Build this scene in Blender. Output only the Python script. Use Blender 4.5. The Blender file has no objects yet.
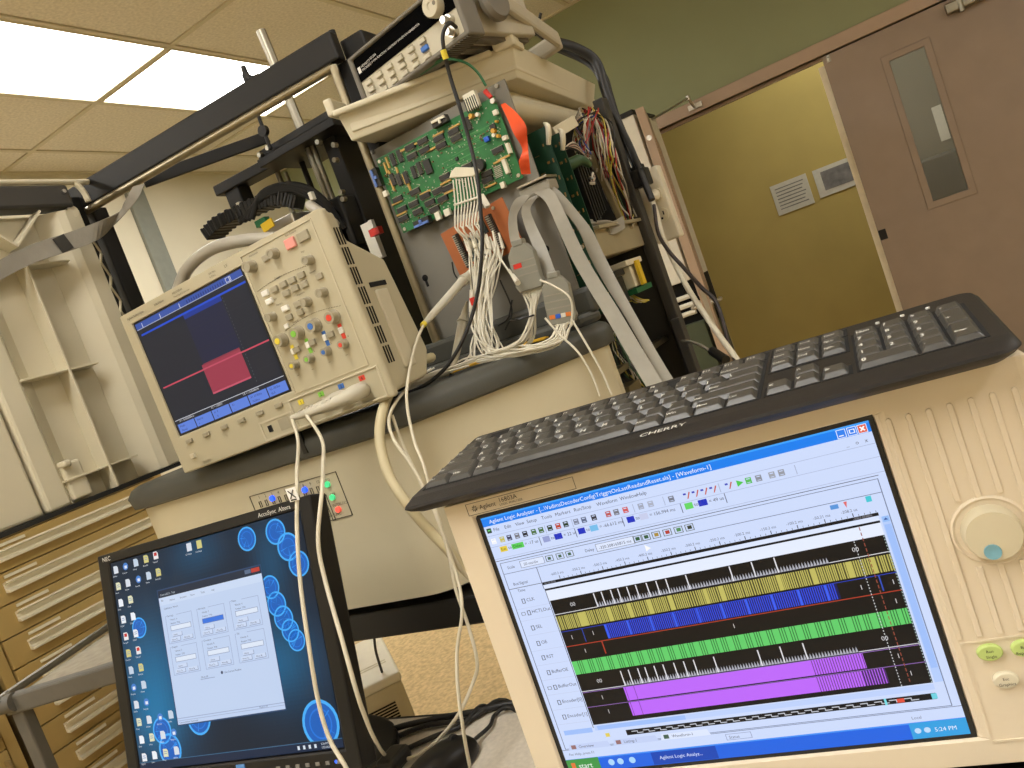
import bpy, bmesh, math, random
from mathutils import Matrix, Vector
random.seed(11)
SC = bpy.context.scene
COL = SC.collection
H = 1.33            # camera height above the floor
# ------------------------------------------------------------------ camera
F_PX = 786.0
CAM_R = Vector((0.43128097, -0.83387578, -0.34445306))
CAM_D = Vector((-0.23443146, 0.2650963, -0.93528917))
CAM_F = Vector((0.87122822, 0.48412306, -0.08115573))
cam = bpy.data.cameras.new('camera'); cam_o = bpy.data.objects.new('camera', cam); COL.objects.link(cam_o)
cam.sensor_width = 36; cam.sensor_fit = 'HORIZONTAL'; cam.lens = 36 * F_PX / 1024; cam.clip_start = .01
cm = Matrix.Identity(4)
for i in range(3):
    cm[i][0] = CAM_R[i]; cm[i][1] = -CAM_D[i]; cm[i][2] = -CAM_F[i]
cm[2][3] = H
cam_o.matrix_world = cm
SC.camera = cam_o
# ------------------------------------------------------------------ world, exposure
w = bpy.data.worlds.new('world'); SC.world = w; w.use_nodes = True
w.node_tree.nodes['Background'].inputs[0].default_value = (.9, .8, .62, 1)
w.node_tree.nodes['Background'].inputs[1].default_value = .12
vs = SC.view_settings
vs.view_transform = 'Standard'; vs.look = 'None'; vs.gamma = 1; vs.use_curve_mapping = False; vs.exposure = 0.0
LAMP = 14.6          # emission of the fluorescent ceiling panels
LAMP_COL = (1.0, .985, .95)

# ------------------------------------------------------------------ helpers
def PX(u, v, X=None, Y=None, Z=None):
    d = CAM_R * ((u - 512) / F_PX) + CAM_D * ((v - 384) / F_PX) + CAM_F
    if X is not None: s = X / d[0]
    elif Y is not None: s = Y / d[1]
    else: s = (Z - H) / d[2]
    return Vector((d[0] * s, d[1] * s, d[2] * s + H))
def frameM(yaw, tilt, roll, t):
    return Matrix.Translation(Vector(t)) @ Matrix.Rotation(math.radians(yaw), 4, 'Z') @ Matrix.Rotation(-math.radians(tilt), 4, 'X') @ Matrix.Rotation(math.radians(roll), 4, 'Y')
def lin(c):
    return tuple((x / 255 / 12.92) if x <= 10 else ((x / 255 + .055) / 1.055) ** 2.4 for x in c)
MATS = {}
def mat(name, rgb, rough=.5, metal=0.0, var=.05, vs_=25, bump=0.0, bs=300, emit=0.0, alpha=1.0, trans=0.0, spec=.5):
    m = bpy.data.materials.new(name); m.use_nodes = True; MATS[name] = m
    nt = m.node_tree; b = nt.nodes['Principled BSDF']; c = lin(rgb)
    b.inputs['Roughness'].default_value = rough; b.inputs['Metallic'].default_value = metal
    b.inputs['Specular IOR Level'].default_value = spec
    b.inputs['Alpha'].default_value = alpha; b.inputs['Transmission Weight'].default_value = trans
    tc = nt.nodes.new('ShaderNodeTexCoord')
    if var > 0:
        n = nt.nodes.new('ShaderNodeTexNoise'); n.inputs['Scale'].default_value = vs_; n.inputs['Detail'].default_value = 4
        nt.links.new(tc.outputs['Object'], n.inputs['Vector'])
        r = nt.nodes.new('ShaderNodeValToRGB')
        r.color_ramp.elements[0].position = .3; r.color_ramp.elements[1].position = .7
        r.color_ramp.elements[0].color = tuple(x * (1 - var) for x in c) + (1,)
        r.color_ramp.elements[1].color = tuple(min(1, x * (1 + var)) for x in c) + (1,)
        nt.links.new(n.outputs['Fac'], r.inputs['Fac']); nt.links.new(r.outputs['Color'], b.inputs['Base Color'])
    else:
        b.inputs['Base Color'].default_value = c + (1,)
    if bump:
        n2 = nt.nodes.new('ShaderNodeTexNoise'); n2.inputs['Scale'].default_value = bs; n2.inputs['Detail'].default_value = 3
        nt.links.new(tc.outputs['Object'], n2.inputs['Vector'])
        bp = nt.nodes.new('ShaderNodeBump'); bp.inputs['Strength'].default_value = bump; bp.inputs['Distance'].default_value = .002
        nt.links.new(n2.outputs['Fac'], bp.inputs['Height']); nt.links.new(bp.outputs['Normal'], b.inputs['Normal'])
    if emit:
        b.inputs['Emission Color'].default_value = c + (1,); b.inputs['Emission Strength'].default_value = emit
    return m
def mat_screen(name, strength):
    m = bpy.data.materials.new(name); m.use_nodes = True; MATS[name] = m
    nt = m.node_tree; b = nt.nodes['Principled BSDF']
    b.inputs['Base Color'].default_value = (.004, .004, .005, 1); b.inputs['Roughness'].default_value = .3; b.inputs['Specular IOR Level'].default_value = .25
    a = nt.nodes.new('ShaderNodeAttribute'); a.attribute_name = 'Col'
    nt.links.new(a.outputs['Color'], b.inputs['Emission Color']); b.inputs['Emission Strength'].default_value = strength
    return m
def mat_paint(name, rough=.5):
    m = bpy.data.materials.new(name); m.use_nodes = True; MATS[name] = m
    nt = m.node_tree; b = nt.nodes['Principled BSDF']; b.inputs['Roughness'].default_value = rough
    a = nt.nodes.new('ShaderNodeAttribute'); a.attribute_name = 'Col'
    n = nt.nodes.new('ShaderNodeTexNoise'); n.inputs['Scale'].default_value = 60
    mx = nt.nodes.new('ShaderNodeMix'); mx.data_type = 'RGBA'; mx.blend_type = 'MULTIPLY'; mx.inputs[0].default_value = .12
    nt.links.new(a.outputs['Color'], mx.inputs[6]); nt.links.new(n.outputs['Color'], mx.inputs[7]); nt.links.new(mx.outputs[2], b.inputs['Base Color'])
    return m

ROOTM = {}
_txt = {}
def text_geo(s, bold=0):
    if (s, bold) in _txt: return _txt[(s, bold)]
    c = bpy.data.curves.new('t', 'FONT'); c.body = s; c.size = 1.35; c.resolution_u = 2; c.align_x = 'LEFT'; c.offset = bold
    o = bpy.data.objects.new('t', c); me = bpy.data.meshes.new_from_object(o)
    r = ([(v.co.x, v.co.y) for v in me.vertices], [tuple(p.vertices) for p in me.polygons])
    bpy.data.objects.remove(o); bpy.data.curves.remove(c); bpy.data.meshes.remove(me)
    _txt[(s, bold)] = r; return r
def cat_rom(pts, k):
    P = [Vector(p) for p in pts]
    if len(P) < 3 or k < 2: return P
    out = []
    for i in range(len(P) - 1):
        a = P[i - 1] if i else P[0] * 2 - P[1]; b = P[i]; c = P[i + 1]; d = P[i + 2] if i + 2 < len(P) else P[-1] * 2 - P[-2]
        for j in range(k):
            t = j / k
            out.append(.5 * ((2 * b) + (c - a) * t + (2 * a - 5 * b + 4 * c - d) * t * t + (3 * b - a - 3 * c + d) * t ** 3))
    out.append(P[-1]); return out
class MB:
    def __init__(s, M=None): s.v = []; s.f = []; s.c = []; s.M = M; s.col = None
    def add(s, vs, fs):
        n = len(s.v)
        s.v += [s.M @ Vector(v) for v in vs] if s.M else [Vector(v) for v in vs]
        for f in fs: s.f.append(tuple(i + n for i in f)); s.c.append(s.col)
        return s
    def box(s, x0, x1, y0, y1, z0, z1):
        return s.add([(x0, y0, z0), (x1, y0, z0), (x1, y1, z0), (x0, y1, z0), (x0, y0, z1), (x1, y0, z1), (x1, y1, z1), (x0, y1, z1)],
                     [(0, 3, 2, 1), (4, 5, 6, 7), (0, 1, 5, 4), (1, 2, 6, 5), (2, 3, 7, 6), (3, 0, 4, 7)])
    def frust(s, x0, x1, y0, y1, z0, z1, ix, iy):   # box with a smaller top
        return s.add([(x0, y0, z0), (x1, y0, z0), (x1, y1, z0), (x0, y1, z0), (x0 + ix, y0 + iy, z1), (x1 - ix, y0 + iy, z1), (x1 - ix, y1 - iy, z1), (x0 + ix, y1 - iy, z1)],
                     [(0, 3, 2, 1), (4, 5, 6, 7), (0, 1, 5, 4), (1, 2, 6, 5), (2, 3, 7, 6), (3, 0, 4, 7)])
    def beam(s, p0, p1, w, h, up=(0, 0, 1)):        # rectangular bar between two points
        p0 = Vector(p0); p1 = Vector(p1); d = (p1 - p0).normalized(); a = d.cross(Vector(up))
        if a.length < 1e-5: a = d.cross(Vector((1, 0, 0)))
        a.normalize(); b = a.cross(d).normalized(); a = a * w / 2; b = b * h / 2
        return s.add([p0 - a - b, p0 + a - b, p0 + a + b, p0 - a + b, p1 - a - b, p1 + a - b, p1 + a + b, p1 - a + b],
                     [(0, 3, 2, 1), (4, 5, 6, 7), (0, 1, 5, 4), (1, 2, 6, 5), (2, 3, 7, 6), (3, 0, 4, 7)])
    def prism(s, poly, a, b, ax='z'):
        n = len(poly); g = {'z': lambda p, h: (p[0], p[1], h), 'y': lambda p, h: (p[0], h, p[1]), 'x': lambda p, h: (h, p[0], p[1])}[ax]
        return s.add([g(p, a) for p in poly] + [g(p, b) for p in poly], [tuple(range(n))[::-1], tuple(range(n, 2 * n))] + [(i, (i + 1) % n, (i + 1) % n + n, i + n) for i in range(n)])
    def ring(s, o, i, y0, y1):                      # plate in the xz plane with a rectangular hole
        q = lambda r: [(r[0], r[2]), (r[1], r[2]), (r[1], r[3]), (r[0], r[3])]
        vs = [(x, y, z) for y in (y0, y1) for r in (o, i) for x, z in q(r)]
        fs = []
        for k in range(4):
            j = (k + 1) % 4
            fs += [(k, j, 4 + j, 4 + k), (8 + j, 8 + k, 12 + k, 12 + j), (k, 8 + k, 8 + j, j), (4 + k, 4 + j, 12 + j, 12 + k)]
        return s.add(vs, fs)
    def cyl(s, p0, p1, r0, r1=None, n=14):
        return s.tube([p0, p1], [r0, r0 if r1 is None else r1], n, 1)
    def tube(s, pts, r, n=7, k=6):
        P = cat_rom(pts, k); m = len(P)
        R = r if isinstance(r, (list, tuple)) else None
        def rad(i):
            if R is None: return r
            t = i / (m - 1) * (len(R) - 1); a = min(int(t), len(R) - 2); return R[a] + (R[a + 1] - R[a]) * (t - a)
        vs = []; nrm = None
        for i, p in enumerate(P):
            d = (P[min(i + 1, m - 1)] - P[max(i - 1, 0)])
            d = d.normalized() if d.length > 1e-9 else Vector((0, 0, 1))
            if nrm is None:
                nrm = d.cross(Vector((0, 0, 1)) if abs(d.z) < .9 else Vector((1, 0, 0))).normalized()
            else:
                nrm = nrm - d * nrm.dot(d)
                nrm = nrm.normalized() if nrm.length > 1e-6 else d.orthogonal().normalized()
            b = d.cross(nrm); q = rad(i)
            for j in range(n):
                a = 2 * math.pi * j / n; vs.append(p + nrm * (q * math.cos(a)) + b * (q * math.sin(a)))
        fs = [(i * n + j, i * n + (j + 1) % n, (i + 1) * n + (j + 1) % n, (i + 1) * n + j) for i in range(m - 1) for j in range(n)]
        fs += [tuple(range(n))[::-1], tuple((m - 1) * n + j for j in range(n))]
        return s.add(vs, fs)
    def ribbon(s, pts, widths, t=.0012, k=6):       # flat strip; widths = half width vectors at the control points
        P = cat_rom(pts, k); W = cat_rom(widths, k); m = len(P); vs = []
        for i, p in enumerate(P):
            d = (P[min(i + 1, m - 1)] - P[max(i - 1, 0)]).normalized(); nn = W[i].cross(d).normalized() * t
            vs += [p - W[i] - nn, p + W[i] - nn, p + W[i] + nn, p - W[i] + nn]
        fs = [(i * 4 + j, i * 4 + (j + 1) % 4, i * 4 + 4 + (j + 1) % 4, i * 4 + 4 + j) for i in range(m - 1) for j in range(4)] + [(3, 2, 1, 0), tuple((m - 1) * 4 + j for j in range(4))]
        return s.add(vs, fs)
    def lathe(s, prof, n=24, M=None):               # profile (r, h) turned about local z
        vs = []; m = len(prof)
        for r, h in prof:
            for j in range(n):
                a = 2 * math.pi * j / n; p = Vector((r * math.cos(a), r * math.sin(a), h)); vs.append(M @ p if M else p)
        fs = [(i * n + j, i * n + (j + 1) % n, (i + 1) * n + (j + 1) % n, (i + 1) * n + j) for i in range(m - 1) for j in range(n)]
        fs += [tuple(range(n))[::-1], tuple((m - 1) * n + j for j in range(n))]
        return s.add(vs, fs)
    def text(s, t, x, z, h, y=0.0, rot=0.0, anchor=0.0, plane='xz', M=None, bold=0):
        vs, fs = text_geo(t, bold)
        if not vs: return s
        w = max(v[0] for v in vs); ca, sa = math.cos(rot), math.sin(rot); out = []
        for a, b in vs:
            a = (a - w * anchor) * h; b = b * h; p, q = x + a * ca - b * sa, z + a * sa + b * ca
            v = (p, y, q) if plane == 'xz' else (p, q, y)
            out.append(M @ Vector(v) if M else v)
        return s.add(out, fs)
    def build(s, name, m, parent=None, smooth=0, bev=0, seg=2, world=False, share=None):
        vs = s.v
        if world and parent is not None: vs = [ROOTM[parent.name].inverted() @ v for v in vs]
        org = Vector((0, 0, 0))
        if parent is None:
            lo = Vector([min(v[i] for v in vs) for i in range(3)]); hi = Vector([max(v[i] for v in vs) for i in range(3)])
            org = Vector(((lo.x + hi.x) / 2, (lo.y + hi.y) / 2, lo.z)); vs = [v - org for v in vs]
        me = bpy.data.meshes.new(name); me.from_pydata([tuple(v) for v in vs], [], s.f)
        if any(c is not None for c in s.c):
            at = me.color_attributes.new('Col', 'FLOAT_COLOR', 'CORNER')
            for p, c in zip(me.polygons, s.c):
                for li in p.loop_indices: at.data[li].color = tuple(c or (1, 1, 1)) + (1,)
        elif len(s.f) < 60000:
            bm = bmesh.new(); bm.from_mesh(me); bmesh.ops.recalc_face_normals(bm, faces=bm.faces); bm.to_mesh(me); bm.free()
        me.materials.append(MATS[m] if isinstance(m, str) else m)
        if smooth:
            for p in me.polygons: p.use_smooth = True
            me.set_sharp_from_angle(angle=math.radians(smooth))
        o = bpy.data.objects.new(name, me); COL.objects.link(o)
        o.location = org
        if 'lettering' in name or name in ('panel_print', 'header_pins', 'chip_pins', 'text_lines', 'button_marks', 'screw_heads'): o['kind'] = 'stuff'
        if parent is not None: o.parent = parent
        else: ROOTM[o.name] = Matrix.Translation(org)
        if bev:
            b = o.modifiers.new('bevel', 'BEVEL'); b.width = bev; b.segments = seg; b.limit_method = 'ANGLE'; b.angle_limit = math.radians(35); b.harden_normals = False
        return o
def tag(o, label, cat=None, group=None, kind=None):
    o['label'] = label
    if cat: o['category'] = cat
    if group: o['group'] = group
    if kind: o['kind'] = kind
    return o
def thing(name, label, cat, M=None, group=None):
    o = bpy.data.objects.new(name, None); COL.objects.link(o); o.empty_display_size = .05
    M = M or Matrix.Identity(4); o.matrix_world = M; ROOTM[o.name] = M
    return tag(o, label, cat, group)
def at(x, y, z=0.0): return Matrix.Translation(Vector((x, y, z)))
def struct(o): o['kind'] = 'structure'; return o
def inst(src, parent, M):                            # copy of a part, sharing its mesh
    c = src.copy(); COL.objects.link(c); c.parent = parent; c.matrix_parent_inverse = Matrix.Identity(4); c.matrix_basis = M; return c
class Canvas:                                        # flat picture on a screen, units 0..1000
    def __init__(s, w, h, y=0.0): s.w = w; s.h = h; s.y = y; s.mb = MB(); s.L = 0
    def p(s, x, y): return (x * s.w / 1000, s.y - s.L * .00003, -y * s.h / 1000)
    def quad(s, pts, c, layer=None):
        if layer is not None: s.L = layer
        s.mb.col = lin(c); s.mb.add([s.p(*q) for q in pts], [tuple(range(len(pts)))])
    def rect(s, x0, y0, x1, y1, c, layer=None): s.quad([(x0, y1), (x1, y1), (x1, y0), (x0, y0)], c, layer)
    def frame(s, x0, y0, x1, y1, c, layer=None, t=1.5):
        s.rect(x0, y0, x1, y0 + t, c, layer); s.rect(x0, y1 - t, x1, y1, c, layer); s.rect(x0, y0, x0 + t, y1, c, layer); s.rect(x1 - t, y0, x1, y1, c, layer)
    def disc(s, x, y, rx, ry, c, layer=None, n=20): s.quad([(x + rx * math.cos(2 * math.pi * k / n), y - ry * math.sin(2 * math.pi * k / n)) for k in range(n)], c, layer)
    def annulus(s, x, y, rx, ry, t, c, layer=None, n=24):
        if layer is not None: s.L = layer
        s.mb.col = lin(c); P = [(math.cos(2 * math.pi * k / n), math.sin(2 * math.pi * k / n)) for k in range(n)]
        s.mb.add([s.p(x + rx * a, y - ry * b) for a, b in P] + [s.p(x + rx * (1 - t) * a, y - ry * (1 - t) * b) for a, b in P], [(k, (k + 1) % n, (k + 1) % n + n, k + n) for k in range(n)])
    def text(s, x, y, t, h, c, layer=None):          # h = cap height in vertical units
        if layer is not None: s.L = layer
        s.mb.col = lin(c); s.mb.text(t, x * s.w / 1000, -y * s.h / 1000, h * s.h / 1000, y=s.y - s.L * .00003)
# ------------------------------------------------------------------ materials
mat('ceiling_tile', (222, 214, 198), .95, var=.12, vs_=70, bump=.5, bs=220)
mat('grid_metal', (205, 195, 170), .6, var=.02)
mat('cream_wall', (214, 206, 182), .85, var=.02, vs_=4)
mat('green_wall', (144, 149, 114), .8, var=.03, vs_=4)
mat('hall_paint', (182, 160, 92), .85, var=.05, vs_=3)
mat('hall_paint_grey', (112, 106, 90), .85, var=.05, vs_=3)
mat('door_taupe', (150, 131, 113), .42, var=.05, vs_=7)
mat('frame_taupe', (176, 152, 130), .45, var=.04, vs_=10)
mat('strip_grey', (128, 130, 120), .7)
mat('carpet', (200, 174, 128), .95, var=.22, vs_=55, bump=.6, bs=160)
mat('diffuser', (255, 236, 200), .5, var=0, emit=0)
mat('steel', (200, 195, 185), .28, 1.0, var=.04)
mat('chrome', (150, 145, 130), .34, 1.0, var=.03)
mat('paper', (204, 198, 182), .8, var=.05, vs_=40)
mat('picture_grey', (120, 116, 112), .6, var=.3, vs_=18)
mat('brass', (190, 150, 70), .35, 1.0)
mat('dark_hole', (12, 11, 10), .9, var=0)
mat('black_metal', (27, 25, 22), .5, var=.08, vs_=14, spec=.3)
mat('black_plastic', (22, 21, 20), .45, var=.08, vs_=30)
mat('glass', (250, 250, 248), .02, var=0, trans=1.0)
mat_paint('paint', .55)
_d = MATS['diffuser'].node_tree.nodes['Principled BSDF']
_d.inputs['Emission Color'].default_value = LAMP_COL + (1,); _d.inputs['Emission Strength'].default_value = LAMP

# ------------------------------------------------------------------ room shell
XW, YW, X0, Y0, ZC = 5.18, 4.26, -2.6, -3.2, 3.085
XH = 6.5
m = MB(); m.box(X0 - .1, XH + .1, Y0 - .1, YW + .12, -.06, 0); struct(m.build('floor', 'carpet'))
m = MB(); m.box(X0, XW, YW, YW + .12, 0, ZC); struct(m.build('wall_left', 'cream_wall'))
m = MB(); m.box(X0 - .12, X0, Y0, YW, 0, ZC); struct(m.build('wall_back', 'cream_wall'))
m = MB(); m.box(X0, XW, Y0 - .12, Y0, 0, ZC); struct(m.build('wall_front', 'cream_wall'))
DY0, DY1, DZ = -.86, 1.28, 2.12
m = MB(); m.box(XW, XW + .14, DY1, YW, 0, ZC); m.box(XW, XW + .14, Y0, DY0, 0, ZC); m.box(XW, XW + .14, DY0, DY1, DZ, ZC)
struct(m.build('wall_right', 'green_wall'))
# vertical grey strip on the left wall
m = MB(); m.box(3.66, 3.80, YW - .03, YW, 0, ZC - .09); struct(m.build('trim_2', 'strip_grey', bev=.004))
# ceiling with its tiles and grid
cl = MB(); cl.box(X0, XW, Y0, YW, ZC + .012, ZC + .1); ceil = struct(cl.build('ceiling', 'ceiling_tile'))
gx = [2.925 + .61 * k for k in range(-10, 5)]       # grid lines across, spaced .61
gy = [2.12, 2.73, 3.34, 3.95]
gyl = [3.95 - .61 * k for k in range(0, 13)]
lights_cells = {}
tile = None
def ceil_child(o):
    o.parent = ceil; o.location = o.location - ceil.location; return o
LIGHTS = [(1.705, 2.73), (2.925, 2.73), (-1.955, 2.73), (-.735, 2.73), (-1.955, .29), (-.735, .29), (-.735, -2.15), (1.705, -2.15)]  # visible pair first; the other panels are unseen, added as fill
def under_light(cx, cy): return any(a - .01 < cx < a + 1.23 and b - .01 < cy < b + .62 for a, b in LIGHTS)
xs = [x for x in [2.925 + 1.22 * k - 1.22 for k in range(-4, 4)] if X0 < x + 1.22 and x < XW]
ys = [y for y in [3.95 - .61 * k for k in range(-1, 13)] if y < YW and y + .61 > Y0]
for xa in xs:
    for ya in ys:
        a, b, c, d = max(xa, X0) + .013, min(xa + 1.22, XW) - .013, max(ya, Y0) + .013, min(ya + .61, YW) - .013
        if b - a < .03 or d - c < .03 or under_light((a + b) / 2, (c + d) / 2): continue
        t = MB(); t.box(a, b, c, d, ZC + .002, ZC + .018); ceil_child(t.build('ceiling_tile', 'ceiling_tile', bev=.004, seg=1))
for xa in xs + [xs[-1] + 1.22]:
    if X0 < xa < XW:
        t = MB(); t.box(xa - .013, xa + .013, Y0, YW, ZC - .004, ZC + .012); ceil_child(t.build('grid_bar', 'grid_metal'))
for ya in ys:
    if Y0 < ya < YW:
        t = MB(); t.box(X0, XW, ya - .013, ya + .013, ZC - .005, ZC + .011); ceil_child(t.build('grid_bar', 'grid_metal'))
t = MB(); t.box(X0, XW, YW - .025, YW, ZC - .008, ZC + .01); ceil_child(t.build('wall_angle', 'grid_metal'))
t = MB(); t.box(XW - .025, XW, Y0, YW, ZC - .008, ZC + .01); ceil_child(t.build('wall_angle', 'grid_metal'))
names = {(1.705, 2.73): 'ceiling light panel at the top left corner of the picture', (2.925, 2.73): 'ceiling light panel right of its neighbour, behind the black gantry beam'}
for k, (a, b) in enumerate(LIGHTS):
    r = thing('ceiling_light', names.get((a, b), 'unseen ceiling light panel added as fill, above and behind the camera'), 'light', at(a + .61, b + .305, ZC - .002), group='recessed fluorescent ceiling lights')
    f = MB(); f.ring((-.600, .600, -.295, .295), (-.586, .586, -.281, .281), 0, .02); f.v = [Vector((v.x, v.z, v.y - .006)) for v in f.v]; f.build('light_frame', 'grid_metal', r, bev=.003)
    f = MB(); f.box(-.59, .59, -.285, .285, .004, .008); f.build('diffuser', 'diffuser', r)

# ------------------------------------------------------------------ door frame and doors
m = MB(); fx0, fx1 = XW - .018, XW + .14
m.box(fx0, fx1, DY1 - .03, DY1 + .045, 0, DZ + .075); m.box(fx0, fx1, DY0 - .045, DY0 + .03, 0, DZ + .075); m.box(fx0, fx1, DY0, DY1, DZ, DZ + .075)
fr = struct(m.build('trim_1', 'frame_taupe', bev=.004))
for yy, nm in ((1.04, 0), (.62, 0), (.2, 0)):
    pass
m = MB(); m.box(XW + .05, XW + .075, .21, DY1, DZ - .02, DZ); o = m.build('door_stop', 'frame_taupe'); o.parent = fr; o.location -= fr.location
# right leaf, closed
LX = XW + .004
door = struct(thing('door_1', 'closed taupe metal door with a narrow glazed window', 'door', at(LX, -.325, 0)))
def leaf_mesh(mb, y0, y1, z0, z1, wy0, wy1, wz0, wz1, t=.045):
    mb.ring((y0, y1, z0, z1), (wy0, wy1, wz0, wz1), 0, t); mb.v = [Vector((v.y, v.x, v.z)) for v in mb.v]
wy0, wy1, wz0, wz1 = -.327, -.072, H - .255, H + .644
m = MB(); leaf_mesh(m, -.855, .208, .01, DZ - .008, wy0 + .03, wy1 - .03, wz0 + .03, wz1 - .03); m.v = [v + Vector((LX, 0, 0)) for v in m.v]
m.build('door_leaf', 'door_taupe', door, world=True)
m = MB(); leaf_mesh(m, wy0, wy1, wz0, wz1, wy0 + .038, wy1 - .038, wz0 + .038, wz1 - .038, .02); m.v = [v + Vector((LX - .007, 0, 0)) for v in m.v]
wf = m.build('window_frame', 'door_taupe', door, world=True, bev=.004)
m = MB()
for yy in (wy0 + .018, wy1 - .018):
    for zz in (wz0 + .1, (wz0 + wz1) / 2, wz1 - .1): m.cyl((LX - .010, yy, zz), (LX - .006, yy, zz), .006, n=10)
for zz in (wz0 + .018, wz1 - .018): m.cyl((LX - .010, (wy0 + wy1) / 2, zz), (LX - .006, (wy0 + wy1) / 2, zz), .006, n=10)
sc_ = MB(); sc_.v = [v - Vector((LX, -.325, 0)) for v in m.v]; sc_.f = m.f; sc_.c = m.c; o = sc_.build('screw_heads', 'door_taupe', wf); o.location = (0, 0, 0)
m = MB(); m.box(LX + .018, LX + .024, wy0 + .032, wy1 - .032, wz0 + .032, wz1 - .032); m.build('window_pane', 'glass', door, world=True)
m = MB(); m.box(LX + .046, LX + .056, .195, .245, .02, DZ - .05); m.build('astragal', mat('astragal', (250, 238, 210), .5), door, world=True, bev=.002)
m = MB(); m.box(LX - .006, LX, .165, .205, H - .335, H - .275); m.build('latch', 'black_metal', door, world=True, bev=.002)
m = MB(); m.box(LX - .006, LX, .165, .185, DZ - .05, DZ - .012); m.cyl((LX - .016, .175, DZ - .02), (LX, .175, DZ - .02), .006); m.build('top_bolt', 'chrome', door, world=True)
m = MB(); m.box(LX - .06, LX, -.66, -.43, DZ - .085, DZ - .03); m.build('closer_body', 'chrome', door, world=True, bev=.008)
m = MB(); m.cyl((LX - .05, -.50, DZ - .1), (LX - .05, -.50, DZ - .02), .016); m.build('closer_spindle', 'chrome', door, world=True, smooth=40)
# left leaf, swung into the room
a = Vector((5.165, 1.262, 0)); b = Vector((4.175, 1.046, 0)); dl = (b - a); L = dl.length; ang = math.atan2(dl.y, dl.x)
MLF = at(a.x, a.y, 0) @ Matrix.Rotation(ang, 4, 'Z')
leaf = struct(thing('door_2', 'open taupe door leaf seen edge on behind the machine', 'door', MLF))
m = MB(); m.ring((0, L, .01, DZ - .008), (L - .36, L - .17, H - .22, H + .6), -.0225, .0225); m.build('door_leaf', 'frame_taupe', leaf)
m = MB(); m.ring((L - .39, L - .14, H - .25, H + .63), (L - .35, L - .18, H - .21, H + .59), -.03, .03); m.build('window_frame', 'frame_taupe', leaf, bev=.003)
m = MB(); m.box(L - .37, L - .16, -.003, .003, H - .23, H + .61); m.build('window_pane', 'glass', leaf)
for sgn in (1, -1):
    m = MB(); zz = H - .3; m.cyl((L - .06, sgn * .022, zz), (L - .06, sgn * .032, zz), .03); m.cyl((L - .06, sgn * .03, zz), (L - .06, sgn * .075, zz), .010)
    m.tube([(L - .06, sgn * .072, zz), (L - .09, sgn * .078, zz), (L - .18, sgn * .072, zz - .002)], .010, 8); m.build('lever_handle', 'steel', leaf, smooth=40)
m = MB(); m.box(L, L + .004, -.012, .012, H - .42, H - .22); m.cyl((L, 0, H + .62), (L + .005, 0, H + .62), .014); m.build('lock_plate', 'steel', leaf)
# closer arm between frame and open leaf
p0 = PX(694, 107, X=5.14); p1 = PX(688, 98, X=5.05); p2 = PX(648, 122, X=4.62)
ca = MB(); ca.box(XW - .03, XW - .018, p0.y - .05, p0.y + .04, DZ + .02, DZ + .055); ca.build('arm_bracket', 'steel', leaf, world=True, bev=.004)
ca = MB(); ca.tube([p0, p1], .009, 8, 1); ca.tube([p1, p2], .007, 8, 1); ca.cyl(p1 - Vector((0, 0, .012)), p1 + Vector((0, 0, .014)), .013); ca.build('closer_arm', 'steel', leaf, world=True, smooth=40)

# ------------------------------------------------------------------ corridor beyond the door
m = MB(); m.box(XH, XH + .1, .02, YW, 0, ZC); struct(m.build('wall_hall', 'hall_paint'))
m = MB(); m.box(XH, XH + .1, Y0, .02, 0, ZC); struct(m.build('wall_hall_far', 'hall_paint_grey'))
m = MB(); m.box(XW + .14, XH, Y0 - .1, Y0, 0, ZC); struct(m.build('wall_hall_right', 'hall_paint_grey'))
m = MB(); m.box(XW + .14, XH, 3.0, 3.1, 0, ZC); struct(m.build('wall_hall_left', 'hall_paint'))
m = MB(); m.box(XW + .14, XH + .1, Y0, 3.1, 3.01, 3.1); struct(m.build('ceiling_hall', 'ceiling_tile'))
r = thing('corridor_fill_light', 'unseen panel added on the corridor ceiling to light the hall behind the door', 'light', at(5.6, .0, 3.0))  # unseen lamp, added to brighten the corridor walls
m = MB(); m.box(-.3, .3, -.6, .6, -.01, .008); m.build('light_frame', 'grid_metal', r, bev=.004)
m = MB(); m.box(-.27, .27, -.57, .57, -.016, -.010); dm = MATS['diffuser'].copy(); dm.name = 'corridor_diffuser'; dm.node_tree.nodes['Principled BSDF'].inputs['Emission Strength'].default_value = 12.0
m.build('diffuser', dm, r)
def notice(px, label, framed):
    q = [PX(u, v, X=XH - .004) for u, v in px]; yl = (q[0].y + q[3].y) / 2; yr = (q[1].y + q[2].y) / 2; zt = (q[0].z + q[1].z) / 2; zb = (q[2].z + q[3].z) / 2
    r = thing('wall_notice', label, 'notice', at(XH - .006, (yl + yr) / 2, zb))
    m = MB(); m.box(XH - .008, XH, yr, yl, zb, zt); m.build('sheet', 'paper', r, world=True)
    if framed:
        m = MB(); m.box(XH - .011, XH - .008, yr + .03, yl - .05, zb + .04, zt - .03); m.build('picture', 'picture_grey', r, world=True)
    else:
        m = MB()
        for k in range(7): m.box(XH - .010, XH - .008, yr + .03 + .01 * (k % 3), yl - .03, zt - .04 - k * .026, zt - .032 - k * .026)
        m.build('text_lines', 'picture_grey', r, world=True)
notice([(770, 186), (806, 174), (815, 204), (778, 215)], 'white notice sheet with lines of text on the yellow corridor wall', False)
notice([(812, 169), (852, 158), (861, 186), (819, 196)], 'white sheet with a dark picture, beside the open door edge', True)
q0, q1 = PX(931, 108, X=XH - .004), PX(951, 138, X=XH - .004)
m = MB(); m.box(XH - .008, XH, q1.y, q0.y, q1.z, q0.z); m.box(XH - .012, XH - .008, q1.y + .01, q0.y - .01, q1.z + .02, q0.z - .02)
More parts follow.
